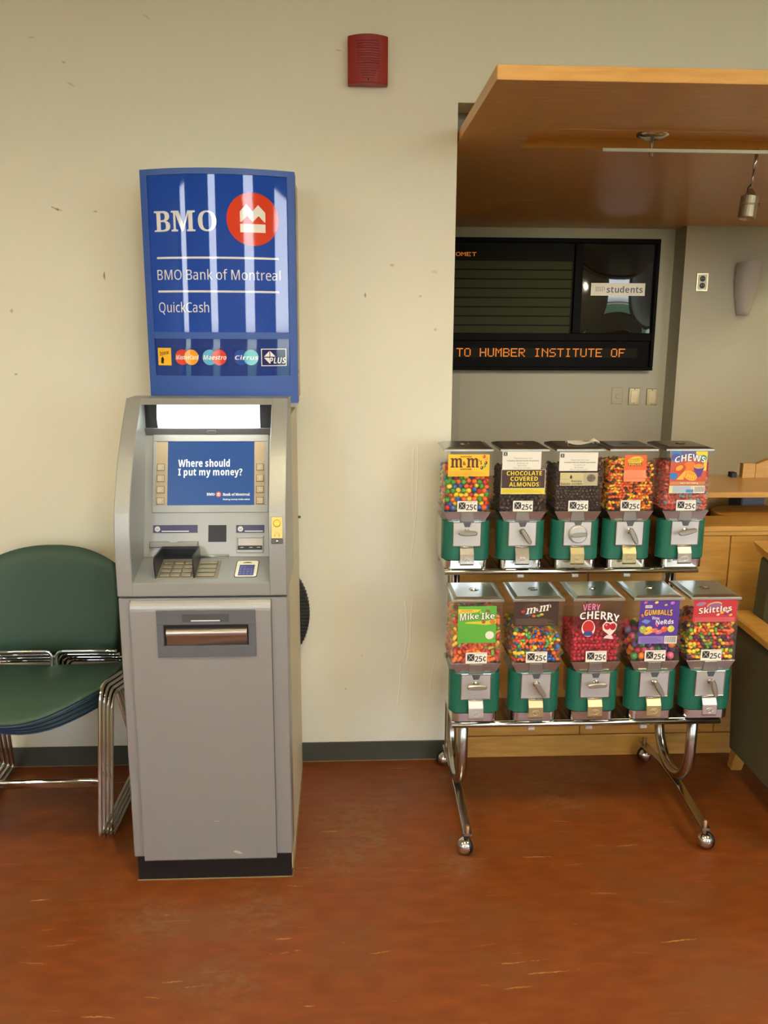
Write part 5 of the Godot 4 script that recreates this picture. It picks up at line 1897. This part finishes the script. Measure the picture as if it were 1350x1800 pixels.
		3:
			p.rect(-0.0290, 0.2945, 0.0440, 0.3035, rgb(236, 140, 92))
			p.rect(-0.0290, 0.3060, 0.0440, 0.3320, rgb(240, 148, 104))
			lines(p, -0.026, 0.307, 0.041, 0.331, 6, rgb(214, 100, 56))
			p.disc(0.007, 0.3645, 0.026, 0.0125, rgb(246, 206, 60), 24, 0.12)
			outlined(p, "Reese's", "serif bold", -0.017, 0.358, 0.030, 0.3765, rgb(240, 196, 50), rgb(120, 60, 14), 0.0007, func(q): return Vector2(q.x + q.y * 0.06, q.y * 0.8 + q.x * 0.18))
			p.rect(-0.0165, 0.3455, 0.0285, 0.3560, rgb(120, 64, 20))
			p.glyph(letters("PIECES", "bold"), -0.014, 0.3470, 0.026, 0.3545, rgb(246, 206, 60))
			card(o, "brand_card", "small orange card", -0.0290, 0.2930, 0.0440, 0.3820, rgb(226, 96, 28), p)
		4:
			p.rect(-0.061, 0.360, -0.030, 0.4000, rgb(60, 132, 190))
			p.rect(-0.030, 0.376, 0.020, 0.4000, rgb(104, 96, 150))
			p.rect(0.020, 0.372, 0.0585, 0.4000, rgb(232, 212, 60))
			p.disc(-0.045, 0.375, 0.016, 0.012, rgb(84, 78, 160), 16)
			p.rect(0.048, 0.330, 0.0585, 0.372, rgb(236, 206, 70))
			p.disc(0.045, 0.372, 0.012, 0.010, rgb(70, 150, 110), 14)
			p.disc(-0.050, 0.312, 0.014, 0.012, rgb(54, 120, 190), 16)
			p.disc(0.000, 0.343, 0.022, 0.017, rgb(232, 120, 36), 22, 0.3)
			p.disc(-0.030, 0.335, 0.021, 0.014, rgb(196, 70, 34), 22, 0.5)
			p.disc(-0.032, 0.339, 0.013, 0.008, rgb(240, 158, 46), 18, 0.5)
			p.poly(PackedVector2Array([Vector2(0.014, 0.342), Vector2(0.052, 0.344), Vector2(0.042, 0.312), Vector2(0.032, 0.306), Vector2(0.024, 0.316)]), rgb(92, 56, 140))
			p.disc(0.033, 0.344, 0.018, 0.008, rgb(226, 160, 60), 20)
			for k in 5:
				p.rect(0.020 + k * 0.006, 0.340, 0.0215 + k * 0.006, 0.348, rgb(190, 110, 50))
			p.disc(0.006, 0.313, 0.024, 0.015, rgb(240, 170, 40), 24, -0.4)
			p.disc(0.006, 0.313, 0.019, 0.010, rgb(236, 144, 36), 24, -0.4)
			for k in 4:
				p.poly(PackedVector2Array([Vector2(-0.006 + k * 0.007, 0.309 + k * -0.002), Vector2(-0.003 + k * 0.007, 0.309 + k * -0.002), Vector2(-0.001 + k * 0.007, 0.320 - k * 0.002), Vector2(-0.004 + k * 0.007, 0.320 - k * 0.002)]), rgb(246, 208, 84))
			p.poly(PackedVector2Array([Vector2(-0.040, 0.300), Vector2(-0.012, 0.332), Vector2(-0.016, 0.300)]), rgb(244, 176, 60))
			outlined(p, "CHEWS", "bold", -0.050, 0.356, 0.053, 0.380, rgb(240, 240, 234), rgb(60, 56, 96), 0.0012, arch)
			p.rect(-0.061, 0.2825, 0.0575, 0.2935, rgb(196, 130, 84))
			p.glyph(letters("NET WT 250 g", "bold"), -0.026, 0.2855, 0.034, 0.2905, rgb(236, 228, 216))
			p.rect(-0.0625, 0.2545, 0.0575, 0.2800, rgb(214, 206, 150))
			p.rect(-0.050, 0.2560, 0.010, 0.2785, rgb(168, 184, 200))
			p.rect(-0.005, 0.2570, 0.020, 0.2670, rgb(76, 136, 198))
			p.rect(0.0200, 0.2545, 0.0575, 0.2790, rgb(226, 222, 208))
			for k in 14:
				p.rect(0.0235 + k * 0.0023, 0.259, 0.0235 + k * 0.0023 + (0.0010 if k % 3 else 0.0016), 0.277, rgb(120, 116, 106))
			card(o, "brand_card", "many-coloured card with white arched capitals", -0.0625, 0.2540, 0.0590, 0.4005, rgb(196, 84, 52), p)
		5:
			p.poly(PackedVector2Array([Vector2(-0.0585, 0.356), Vector2(-0.0585, 0.372), Vector2(0.012, 0.371), Vector2(0.0, 0.362)]), rgb(222, 196, 62))
			p.glyph(letters("ORIGINAL", "bold"), -0.052, 0.3650, -0.014, 0.3690, rgb(160, 70, 30))
			p.poly(PackedVector2Array([Vector2(0.028, 0.321), Vector2(0.0585, 0.326), Vector2(0.0585, 0.341), Vector2(0.03, 0.334), Vector2(-0.03, 0.331), Vector2(-0.04, 0.327)]), rgb(206, 190, 66))
			p.disc(0.0195, 0.331, 0.006, 0.006, rgb(170, 82, 40), 16)
			p.disc(0.047, 0.331, 0.009, 0.007, rgb(206, 110, 44), 16)
			p.disc(0.032, 0.366, 0.008, 0.004, rgb(150, 90, 40), 14, -0.4)
			p.disc(0.013, 0.360, 0.007, 0.004, rgb(196, 200, 60), 14, -0.5)
			outlined(p, "Mike", "bold", -0.0540, 0.3350, 0.0040, 0.3610, rgb(236, 238, 220), rgb(34, 44, 22), 0.0012, func(q): return Vector2(q.x, q.y * (1.0 - 0.35 * q.x) + 0.28 * q.x))
			p.glyph(letters("and", "bold"), 0.0045, 0.3480, 0.0105, 0.3510, rgb(34, 44, 22))
			outlined(p, "Ike", "bold", 0.0120, 0.3390, 0.0530, 0.3625, rgb(236, 238, 220), rgb(34, 44, 22), 0.0012, func(q): return Vector2(q.x, q.y * (1.0 - 0.2 * q.x) + 0.12 * q.x))
			p.disc(0.039, 0.2880, 0.0135, 0.0132, rgb(222, 224, 204), 28)
			p.glyph(letters("NET WT 300 g", "regular"), -0.052, 0.2705, -0.030, 0.2735, rgb(70, 110, 44))
			card(o, "brand_card", "bright green card with white letters", -0.0600, 0.2625, 0.0585, 0.3815, rgb(92, 168, 60), p)
		6:
			lines(p, -0.070, 0.3190, 0.058, 0.3400, 6, rgb(120, 104, 88))
			p.disc(-0.022, 0.370, 0.030, 0.019, rgb(84, 58, 40), 24, 0.35)
			for k in [[-0.048, 0.362, rgb(180, 60, 40)], [-0.030, 0.353, rgb(60, 90, 160)], [-0.014, 0.348, rgb(210, 110, 40)], [0.000, 0.349, rgb(110, 160, 60)], [0.010, 0.353, rgb(200, 180, 60)]]:
				p.disc(k[0], k[1], 0.006, 0.004, k[2], 14)
			var slant := func(q): return Vector2(q.x + q.y * 0.12, q.y + q.x * 0.25)
			outlined(p, "m", "serif bold", -0.040, 0.354, -0.010, 0.373, rgb(238, 232, 216), rgb(36, 20, 12), 0.0012, slant)
			outlined(p, "&", "bold", -0.009, 0.364, -0.001, 0.374, rgb(238, 232, 216), rgb(36, 20, 12), 0.0008)
			outlined(p, "m", "serif bold", 0.000, 0.361, 0.030, 0.381, rgb(238, 232, 216), rgb(36, 20, 12), 0.0012, slant)
			outlined(p, "'s", "bold", 0.031, 0.376, 0.038, 0.387, rgb(238, 232, 216), rgb(36, 20, 12), 0.0006)
			card(o, "brand_card", "dark brown card with white letters", -0.0770, 0.3150, 0.0620, 0.4000, rgb(62, 42, 30), p)
		7:
			# only the lettering and the cherries; the clear card itself does not show
			var q := Print.new()
			outlined(q, "VERY", "bold", -0.050, 0.3620, 0.004, 0.3860, rgb(226, 132, 170), rgb(110, 20, 50), 0.0010, func(u): return Vector2(u.x, u.y * 0.85 + 0.15 * sin(PI * u.x)))
			outlined(q, "CHERRY", "bold", -0.058, 0.3300, 0.066, 0.3560, rgb(240, 236, 230), rgb(70, 14, 24), 0.0013, func(u): return Vector2(u.x, u.y * (0.8 + 0.2 * sin(PI * u.x)) + 0.55 * sin(PI * (0.35 + 0.55 * u.x)) - 0.30))
			# pale outline and two cherries
			q.poly(PackedVector2Array([Vector2(0.016, 0.300), Vector2(0.040, 0.280), Vector2(0.056, 0.300), Vector2(0.060, 0.318), Vector2(0.048, 0.328), Vector2(0.038, 0.324), Vector2(0.024, 0.328), Vector2(0.014, 0.316)]), rgb(236, 214, 206))
			q.disc(0.029, 0.312, 0.0105, 0.0115, rgb(178, 24, 38), 22)
			q.disc(0.047, 0.311, 0.0095, 0.0115, rgb(164, 18, 32), 22)
			q.disc(0.026, 0.316, 0.0025, 0.003, rgb(238, 170, 170), 10)
			q.poly(PackedVector2Array([Vector2(0.028, 0.322), Vector2(0.030, 0.322), Vector2(0.024, 0.338), Vector2(0.022, 0.338)]), rgb(236, 214, 206))
			q.poly(PackedVector2Array([Vector2(0.046, 0.321), Vector2(0.048, 0.321), Vector2(0.045, 0.337), Vector2(0.043, 0.337)]), rgb(236, 214, 206))
			q.poly(PackedVector2Array([Vector2(0.018, 0.274), Vector2(0.050, 0.270), Vector2(0.046, 0.282), Vector2(0.030, 0.284)]), rgb(226, 190, 196))
			# a plain round red-and-blue badge where the photograph has a cartoon
			q.disc(-0.030, 0.306, 0.021, 0.027, rgb(236, 222, 208), 26)
			q.disc(-0.030, 0.310, 0.018, 0.021, rgb(190, 44, 46), 26)
			q.disc(-0.030, 0.289, 0.015, 0.008, rgb(58, 70, 140), 20)
			var m := part(o, "brand_decal", q.mesh(), print_mat(0.45), "clear decal with pink and white lettering")
			m.position.z = 0.0883
		8:
			outlined(p, "GUMBALLS", "bold", -0.043, 0.3440, 0.044, 0.3640, rgb(240, 190, 60), rgb(60, 24, 40), 0.0009, func(q): return Vector2(q.x, q.y * (1.0 - 0.25 * sin(PI * q.x)) + 0.22 * sin(PI * q.x)))
			p.rect(-0.042, 0.370, -0.020, 0.379, rgb(222, 220, 214))
			p.glyph(letters("BUBBLE", "bold"), -0.040, 0.3725, -0.022, 0.3765, rgb(70, 50, 110))
			p.glyph(letters("Wow", "bold"), -0.019, 0.3330, 0.005, 0.3430, rgb(226, 214, 232), func(q): return Vector2(q.x, q.y - q.x * 0.2))
			outlined(p, "NeRds", "bold", -0.006, 0.3160, 0.050, 0.3310, rgb(240, 238, 240), rgb(80, 40, 120), 0.0008, func(q): return Vector2(q.x, q.y + q.x * 0.15))
			p.poly(PackedVector2Array([Vector2(-0.052, 0.326), Vector2(-0.040, 0.334), Vector2(-0.022, 0.328), Vector2(-0.034, 0.318)]), rgb(104, 140, 196))
			for k in [[-0.045, 0.300, 0.011, 0.013, rgb(166, 178, 70)], [-0.026, 0.303, 0.010, 0.008, rgb(222, 190, 60)], [-0.010, 0.297, 0.012, 0.007, rgb(214, 104, 80)], [0.006, 0.292, 0.012, 0.007, rgb(196, 120, 130)], [0.022, 0.301, 0.011, 0.010, rgb(214, 90, 50)], [0.043, 0.302, 0.011, 0.011, rgb(206, 196, 76)], [-0.028, 0.290, 0.014, 0.005, rgb(230, 176, 60)], [-0.002, 0.314, 0.004, 0.005, rgb(216, 80, 140)], [-0.042, 0.388, 0.006, 0.004, rgb(196, 90, 140)], [-0.008, 0.388, 0.006, 0.004, rgb(222, 196, 60)], [0.042, 0.386, 0.007, 0.005, rgb(180, 110, 180)], [0.022, 0.380, 0.005, 0.003, rgb(170, 170, 80)], [-0.050, 0.346, 0.004, 0.006, rgb(196, 110, 50)]]:
				p.disc(k[0], k[1], k[2], k[3], k[4], 16, 0.3)
				p.disc(k[0] - k[2] * 0.3, k[1] + k[3] * 0.35, k[2] * 0.3, k[3] * 0.25, (k[4] as Color).lightened(0.4), 8)
			p.rect(-0.058, 0.2545, 0.022, 0.2790, rgb(140, 116, 186))
			lines(p, -0.050, 0.256, 0.018, 0.275, 4, rgb(86, 62, 134))
			p.rect(0.024, 0.2540, 0.064, 0.2790, rgb(228, 226, 216))
			for k in 14:
				p.rect(0.0275 + k * 0.0024, 0.258, 0.0275 + k * 0.0024 + (0.0010 if k % 3 else 0.0017), 0.277, rgb(120, 116, 110))
			card(o, "brand_card", "purple card with yellow and white letters", -0.0585, 0.2530, 0.0655, 0.3930, rgb(84, 52, 146), p)
		9:
			p.rect(-0.062, 0.3235, 0.064, 0.3375, rgb(206, 96, 98))
			lines(p, -0.060, 0.325, 0.060, 0.337, 4, rgb(176, 66, 70))
			p.disc(-0.046, 0.381, 0.016, 0.006, rgb(150, 120, 150), 18, 0.2)
			p.disc(-0.004, 0.377, 0.024, 0.010, rgb(210, 190, 120), 22, 0.2)
			p.disc(-0.004, 0.3745, 0.022, 0.009, rgb(150, 90, 140), 22, 0.2)
			outlined(p, "Skittles", "bold", -0.052, 0.3490, 0.052, 0.3720, rgb(240, 232, 216), rgb(120, 30, 36), 0.0012, func(q): return Vector2(q.x, q.y * 0.85 + q.x * 0.42))
			for k in [[0.010, 0.3465, rgb(226, 214, 190)], [0.022, 0.353, rgb(228, 190, 70)], [0.034, 0.348, rgb(100, 60, 120)], [0.040, 0.356, rgb(226, 214, 190)], [0.050, 0.345, rgb(228, 186, 90)], [0.047, 0.354, rgb(110, 50, 90)]]:
				p.disc(k[0], k[1], 0.0055, 0.0035, k[2], 14, 0.4)
			card(o, "brand_card", "pinkish red card with white slanted letters", -0.0690, 0.3220, 0.0685, 0.3940, rgb(190, 48, 54), p)

# ------------------------------------------------------------------ upholstered armchair at the right edge
func make_armchair() -> void:
	var o := thing("armchair", "olive upholstered armchair with curved wooden arms beside the counter", "armchair", Vector3(1.78, 0, 0.42))
	o.rotation.y = -0.05
	var fab := mat("olive fabric")
	var maple := mat("maple laminate")
	var st := begin()
	# back, leaning
	var lean := Transform3D(Basis(Vector3.RIGHT, 0.10), Vector3(0, 0.36, -0.22))
	box(st, Vector3(-0.335, -0.05, -0.10), Vector3(0.335, 0.475, 0.02), 0.02, lean)
	part(o, "back_cushion", st, fab)
	st = begin()
	extrude(st, PackedVector2Array([Vector2(-0.345, 0.477), Vector2(0.345, 0.477), Vector2(0.365, 0.515), Vector2(-0.365, 0.515)]), -0.10, 0.025, lean, 0.004)
	part(o, "top_rail", st, maple)
	st = begin()
	box(st, Vector3(-0.33, 0.26, -0.20), Vector3(0.33, 0.44, 0.32), 0.03)
	part(o, "seat_cushion", st, fab)
	for s in [-1.0, 1.0]:
		st = begin()
		# upholstered side, tapering towards the floor at the back
		extrude(st, PackedVector2Array([Vector2(-0.30, 0.585), Vector2(0.30, 0.575), Vector2(0.30, 0.14), Vector2(-0.23, 0.11)]), s * 0.365 - 0.03, s * 0.365 + 0.03, along_x(), 0.008)
		part(o, "side_panel", st, fab)
		st = begin()
		var pts := PackedVector2Array([Vector2(-0.30, -0.045), Vector2(0.05, -0.05), Vector2(0.28, -0.035), Vector2(0.36, 0.0), Vector2(0.28, 0.030), Vector2(0.05, 0.030), Vector2(-0.30, 0.035)])
		extrude(st, pts, 0.585, 0.617, Transform3D(Basis(Vector3(0, 0, 1), Vector3(s, 0, 0), Vector3(0, 1, 0)), Vector3(s * 0.38, 0, 0)), 0.006)
		part(o, "armrest", st, maple)
		for z in [-0.24, 0.24]:
			st = begin()
			extrude(st, PackedVector2Array([Vector2(-0.035, 0.14), Vector2(0.03, 0.14), Vector2(0.018 - 0.05 * signf(-z), 0.0), Vector2(-0.018 - 0.05 * signf(-z), 0.0)]), s * 0.34 - 0.022, s * 0.34 + 0.022, Transform3D(Basis(Vector3(0, 0, 1), Vector3(0, 1, 0), Vector3(1, 0, 0)), Vector3(0, 0, z)), 0.004)
			part(o, "leg", st, maple)

# ------------------------------------------------------------------ display board on the reception wall
const DOTS := {"A": [14, 17, 17, 31, 17, 17, 17], "B": [30, 17, 17, 30, 17, 17, 30], "E": [31, 16, 16, 30, 16, 16, 31], "F": [31, 16, 16, 30, 16, 16, 16], "G": [14, 17, 16, 23, 17, 17, 14], "H": [17, 17, 17, 31, 17, 17, 17], "I": [14, 4, 4, 4, 4, 4, 14], "M": [17, 27, 21, 21, 17, 17, 17], "N": [17, 25, 21, 19, 17, 17, 17], "O": [14, 17, 17, 17, 17, 17, 14], "R": [30, 17, 17, 30, 20, 18, 17], "S": [15, 16, 16, 14, 1, 1, 30], "T": [31, 4, 4, 4, 4, 4, 4], "U": [17, 17, 17, 17, 17, 17, 14], "'": [4, 4, 0, 0, 0, 0, 0], " ": [0, 0, 0, 0, 0, 0, 0]}

func led_text(st: SurfaceTool, text: String, x0: float, x1: float, y0: float, y1: float, size: float) -> void:
	var n := text.length()
	var pitch := (x1 - x0) / (n - 0.15)
	var dx := pitch * 0.85 / 5.0
	var dy := (y1 - y0) / 7.0
	for i in n:
		var rows: Array = DOTS[text[i]]
		for r in 7:
			for c in 5:
				if rows[r] & (16 >> c):
					var p := Vector3(x0 + i * pitch + (c + 0.5) * dx, y1 - (r + 0.5) * dy, 0)
					quad(st, p + Vector3(-dx, -dy, 0) * size, p + Vector3(dx, -dy, 0) * size, p + Vector3(dx, dy, 0) * size, p + Vector3(-dx, dy, 0) * size, Vector3(0, 0, 1))

func dull(key: String, c: Color) -> StandardMaterial3D:
	var m := mat(key, c, 0.6)
	m.metallic_specular = 0.2
	return m

func make_display() -> void:
	var o := thing("display_board", "long black display board with orange dot letters on the grey wall", "display board", Vector3(0, 0, -2.40))
	var blk := mat("board black", rgb(9, 9, 9), 0.6)
	blk.metallic_specular = 0.2
	var st := begin()
	box(st, Vector3(-0.30, 1.356, 0.002), Vector3(1.915, 2.137, 0.075), 0.004)
	part(o, "case", st, blk)
	# frame bars
	st = begin()
	for k in [[-0.30, 2.110, 1.915, 2.137], [-0.30, 1.356, 1.915, 1.378], [1.893, 1.378, 1.915, 2.110], [-0.30, 1.535, 1.893, 1.580], [1.398, 1.580, 1.448, 2.110]]:
		box(st, Vector3(k[0], k[1], 0.07), Vector3(k[2], k[3], 0.10), 0.003)
	part(o, "frame", st, blk)
	# list panel: olive bands between dark lines
	st = begin()
	box(st, Vector3(-0.28, 1.585, 0.074), Vector3(1.395, 2.108, 0.078))
	var lp := part(o, "list_panel", st, dull("list panel glass", rgb(20, 21, 15)))
	var y := 2.004
	for i in 8:
		st = begin()
		box(st, Vector3(-0.27, y - 0.046, 0.078), Vector3(1.385, y, 0.0795))
		part(lp, "text_row", st, dull("list row", rgb(56, 58, 34)))
		y -= 0.0545
	var amber := mat("lit amber dots", rgb(120, 50, 8), 0.6)
	amber.emission_enabled = true
	amber.emission = rgb(255, 146, 36)
	amber.emission_energy_multiplier = 0.75
	st = begin()
	led_text(st, "GOMET", 0.645, 0.801, 2.030, 2.053, 0.36)
	part(lp, "dot_letters", st, amber).position.z = 0.0805
	# scrolling line
	st = begin()
	box(st, Vector3(-0.28, 1.432, 0.074), Vector3(1.819, 1.490, 0.079))
	var tk := part(o, "scroll_line", st, dull("scroll glass", rgb(30, 29, 22)))
	st = begin()
	led_text(st, "TO HUMBER INSTITUTE OF", 0.693, 1.742, 1.437, 1.489, 0.40)
	part(tk, "dot_letters", st, amber).position.z = 0.0800
	# tube screen in the right bay, slightly domed, with a paper label
	st = begin(true)
	var n := 14
	var g := []
	for i in n + 1:
		var row := []
		for j in n + 1:
			var u := -1.0 + 2.0 * i / n
			var v := -1.0 + 2.0 * j / n
			row.append(Vector3(1.671 + u * 0.221, 1.845 + v * 0.262, 0.078 + 0.014 * (1.0 - u * u) * (1.0 - v * v)))
		g.append(row)
	for i in n:
		for j in n:
			quad(st, g[i][j], g[i + 1][j], g[i + 1][j + 1], g[i][j + 1], Vector3(0, 0, 1))
	var tv := part(o, "tube_screen", st, mat("dark tube glass", rgb(12, 13, 13), 0.03))
	st = begin()
	box(st, Vector3(1.503, 1.805, 0.0925), Vector3(1.836, 1.879, 0.0935))
	var lb := part(tv, "paper_label", st, mat("white card"), "white paper strip with grey letters")
	var p := Print.new()
	p.glyph(letters("students", "bold"), 1.600, 1.822, 1.822, 1.862, rgb(96, 104, 112))
	p.glyph(letters("HSF", "serif bold"), 1.530, 1.830, 1.582, 1.857, rgb(150, 150, 150))
	p.poly(PackedVector2Array([Vector2(1.584, 1.832), Vector2(1.590, 1.843), Vector2(1.584, 1.856)]), rgb(150, 150, 150))
	p.glyph(letters("federation", "regular"), 1.735, 1.812, 1.805, 1.819, rgb(170, 170, 170))
	part(lb, "label_print", p.mesh(), print_mat()).position.z = 0.0937

# ------------------------------------------------------------------ plates and lamp on the grey walls
func make_wall_fittings() -> void:
	for k in [[1.7335, 1.193, "grey painted blank", "grey paint", 0], [1.8425, 1.189, "brass blank next to the grey one", "brass plate", 1], [1.9575, 1.186, "brass blank nearest the wall's step", "brass plate", 1]]:
		var o := thing("wall_plate", "%s wall plate under the display board" % k[2], "wall plate", Vector3(k[0], k[1], -2.40), "wall plates under the display")
		var st := begin()
		box(st, Vector3(-0.0355, -0.0525, 0.0005), Vector3(0.0355, 0.0525, 0.007), 0.003)
		part(o, "plate", st, mat(k[3]))
		st = begin()
		if k[4]:
			box(st, Vector3(-0.022, -0.038, 0.007), Vector3(0.022, 0.038, 0.009), 0.001)
			part(o, "insert", st, mat("pale brass", rgb(206, 192, 150), 0.4, 0.6))
			for s in [-0.046, 0.046]:
				st = begin(true)
				lathe(st, [Vector2(0, 0.003), Vector2(0.003, 0.002), Vector2(0.0035, 0)], 10, aim(Vector3(0, s, 0.007), Vector3(0, 0, 1)))
				part(o, "screw", st, mat("chrome"))
		else:
			box(st, Vector3(-0.010, -0.016, 0.007), Vector3(0.014, 0.010, 0.011), 0.002)
			part(o, "toggle", st, mat("grey paint"))
	var s := thing("wall_socket", "white double wall socket in a brass plate beside the wall lamp", "socket", Vector3(2.150, 1.8835, -2.222))
	var st := begin()
	box(st, Vector3(-0.036, -0.053, 0.0005), Vector3(0.036, 0.053, 0.006), 0.002)
	part(s, "plate", st, mat("brass plate"))
	st = begin()
	box(st, Vector3(-0.027, -0.044, 0.006), Vector3(0.027, 0.044, 0.008), 0.001)
	part(s, "insert", st, mat("white card"))
	for y in [-0.020, 0.020]:
		st = begin()
		lathe(st, [Vector2(0, 0.002), Vector2(0.016, 0.002), Vector2(0.017, 0)], 20, aim(Vector3(0, y, 0.008), Vector3(0, 0, 1)))
		var f := part(s, "outlet", st, mat("black plastic"))
		st = begin()
		for x in [-0.006, 0.006]:
			box(st, Vector3(x - 0.001, y - 0.002, 0.010), Vector3(x + 0.001, y + 0.006, 0.0105))
		part(f, "slots", st, mat("white card"))
	# shield-shaped uplighter
	var l := thing("wall_lamp", "pale grey tapering shield-shaped lamp on the grey wall", "lamp", Vector3(2.412, 1.848, -2.222))
	st = begin(true)
	var n := 16
	var m := 14
	var g := []
	for i in n + 1:
		var row := []
		for j in m + 1:
			var u := -1.0 + 2.0 * i / n
			var v := j / float(m)
			var half := lerpf(0.036, 0.078, pow(sin(v * PI * 0.5), 0.85)) * (1.0 - 0.10 * pow(v, 6.0))
			var y := lerpf(-0.155, 0.158 - 0.012 * u * u, v)
			row.append(Vector3(u * half + 0.006 * v, y, 0.004 + 0.085 * sqrt(maxf(0.0, 1.0 - u * u * 0.96)) * (0.45 + 0.55 * v)))
		g.append(row)
	for i in n:
		for j in m:
			quad(st, g[i][j], g[i + 1][j], g[i + 1][j + 1], g[i][j + 1], (g[i][j] + g[i + 1][j + 1]) * Vector3(1, 0, 1))
		tri(st, g[i][0], g[i + 1][0], Vector3(0, -0.155, 0.002), Vector3.DOWN)
	part(l, "shade", st, mat("lamp ceramic", rgb(178, 170, 158), 0.5))
	st = begin()
	box(st, Vector3(-0.03, -0.12, 0.0005), Vector3(0.03, 0.10, 0.012), 0.002)
	part(l, "bracket", st, mat("cast zinc"))
	st = begin(true)
	for y in [-0.075, 0.09]:
		ellipsoid(st, Vector3(-0.066 if y > 0 else -0.052, y, 0.02), Vector3(0.005, 0.005, 0.005), 8, 5)
	part(l, "side_screws", st, mat("chrome"))
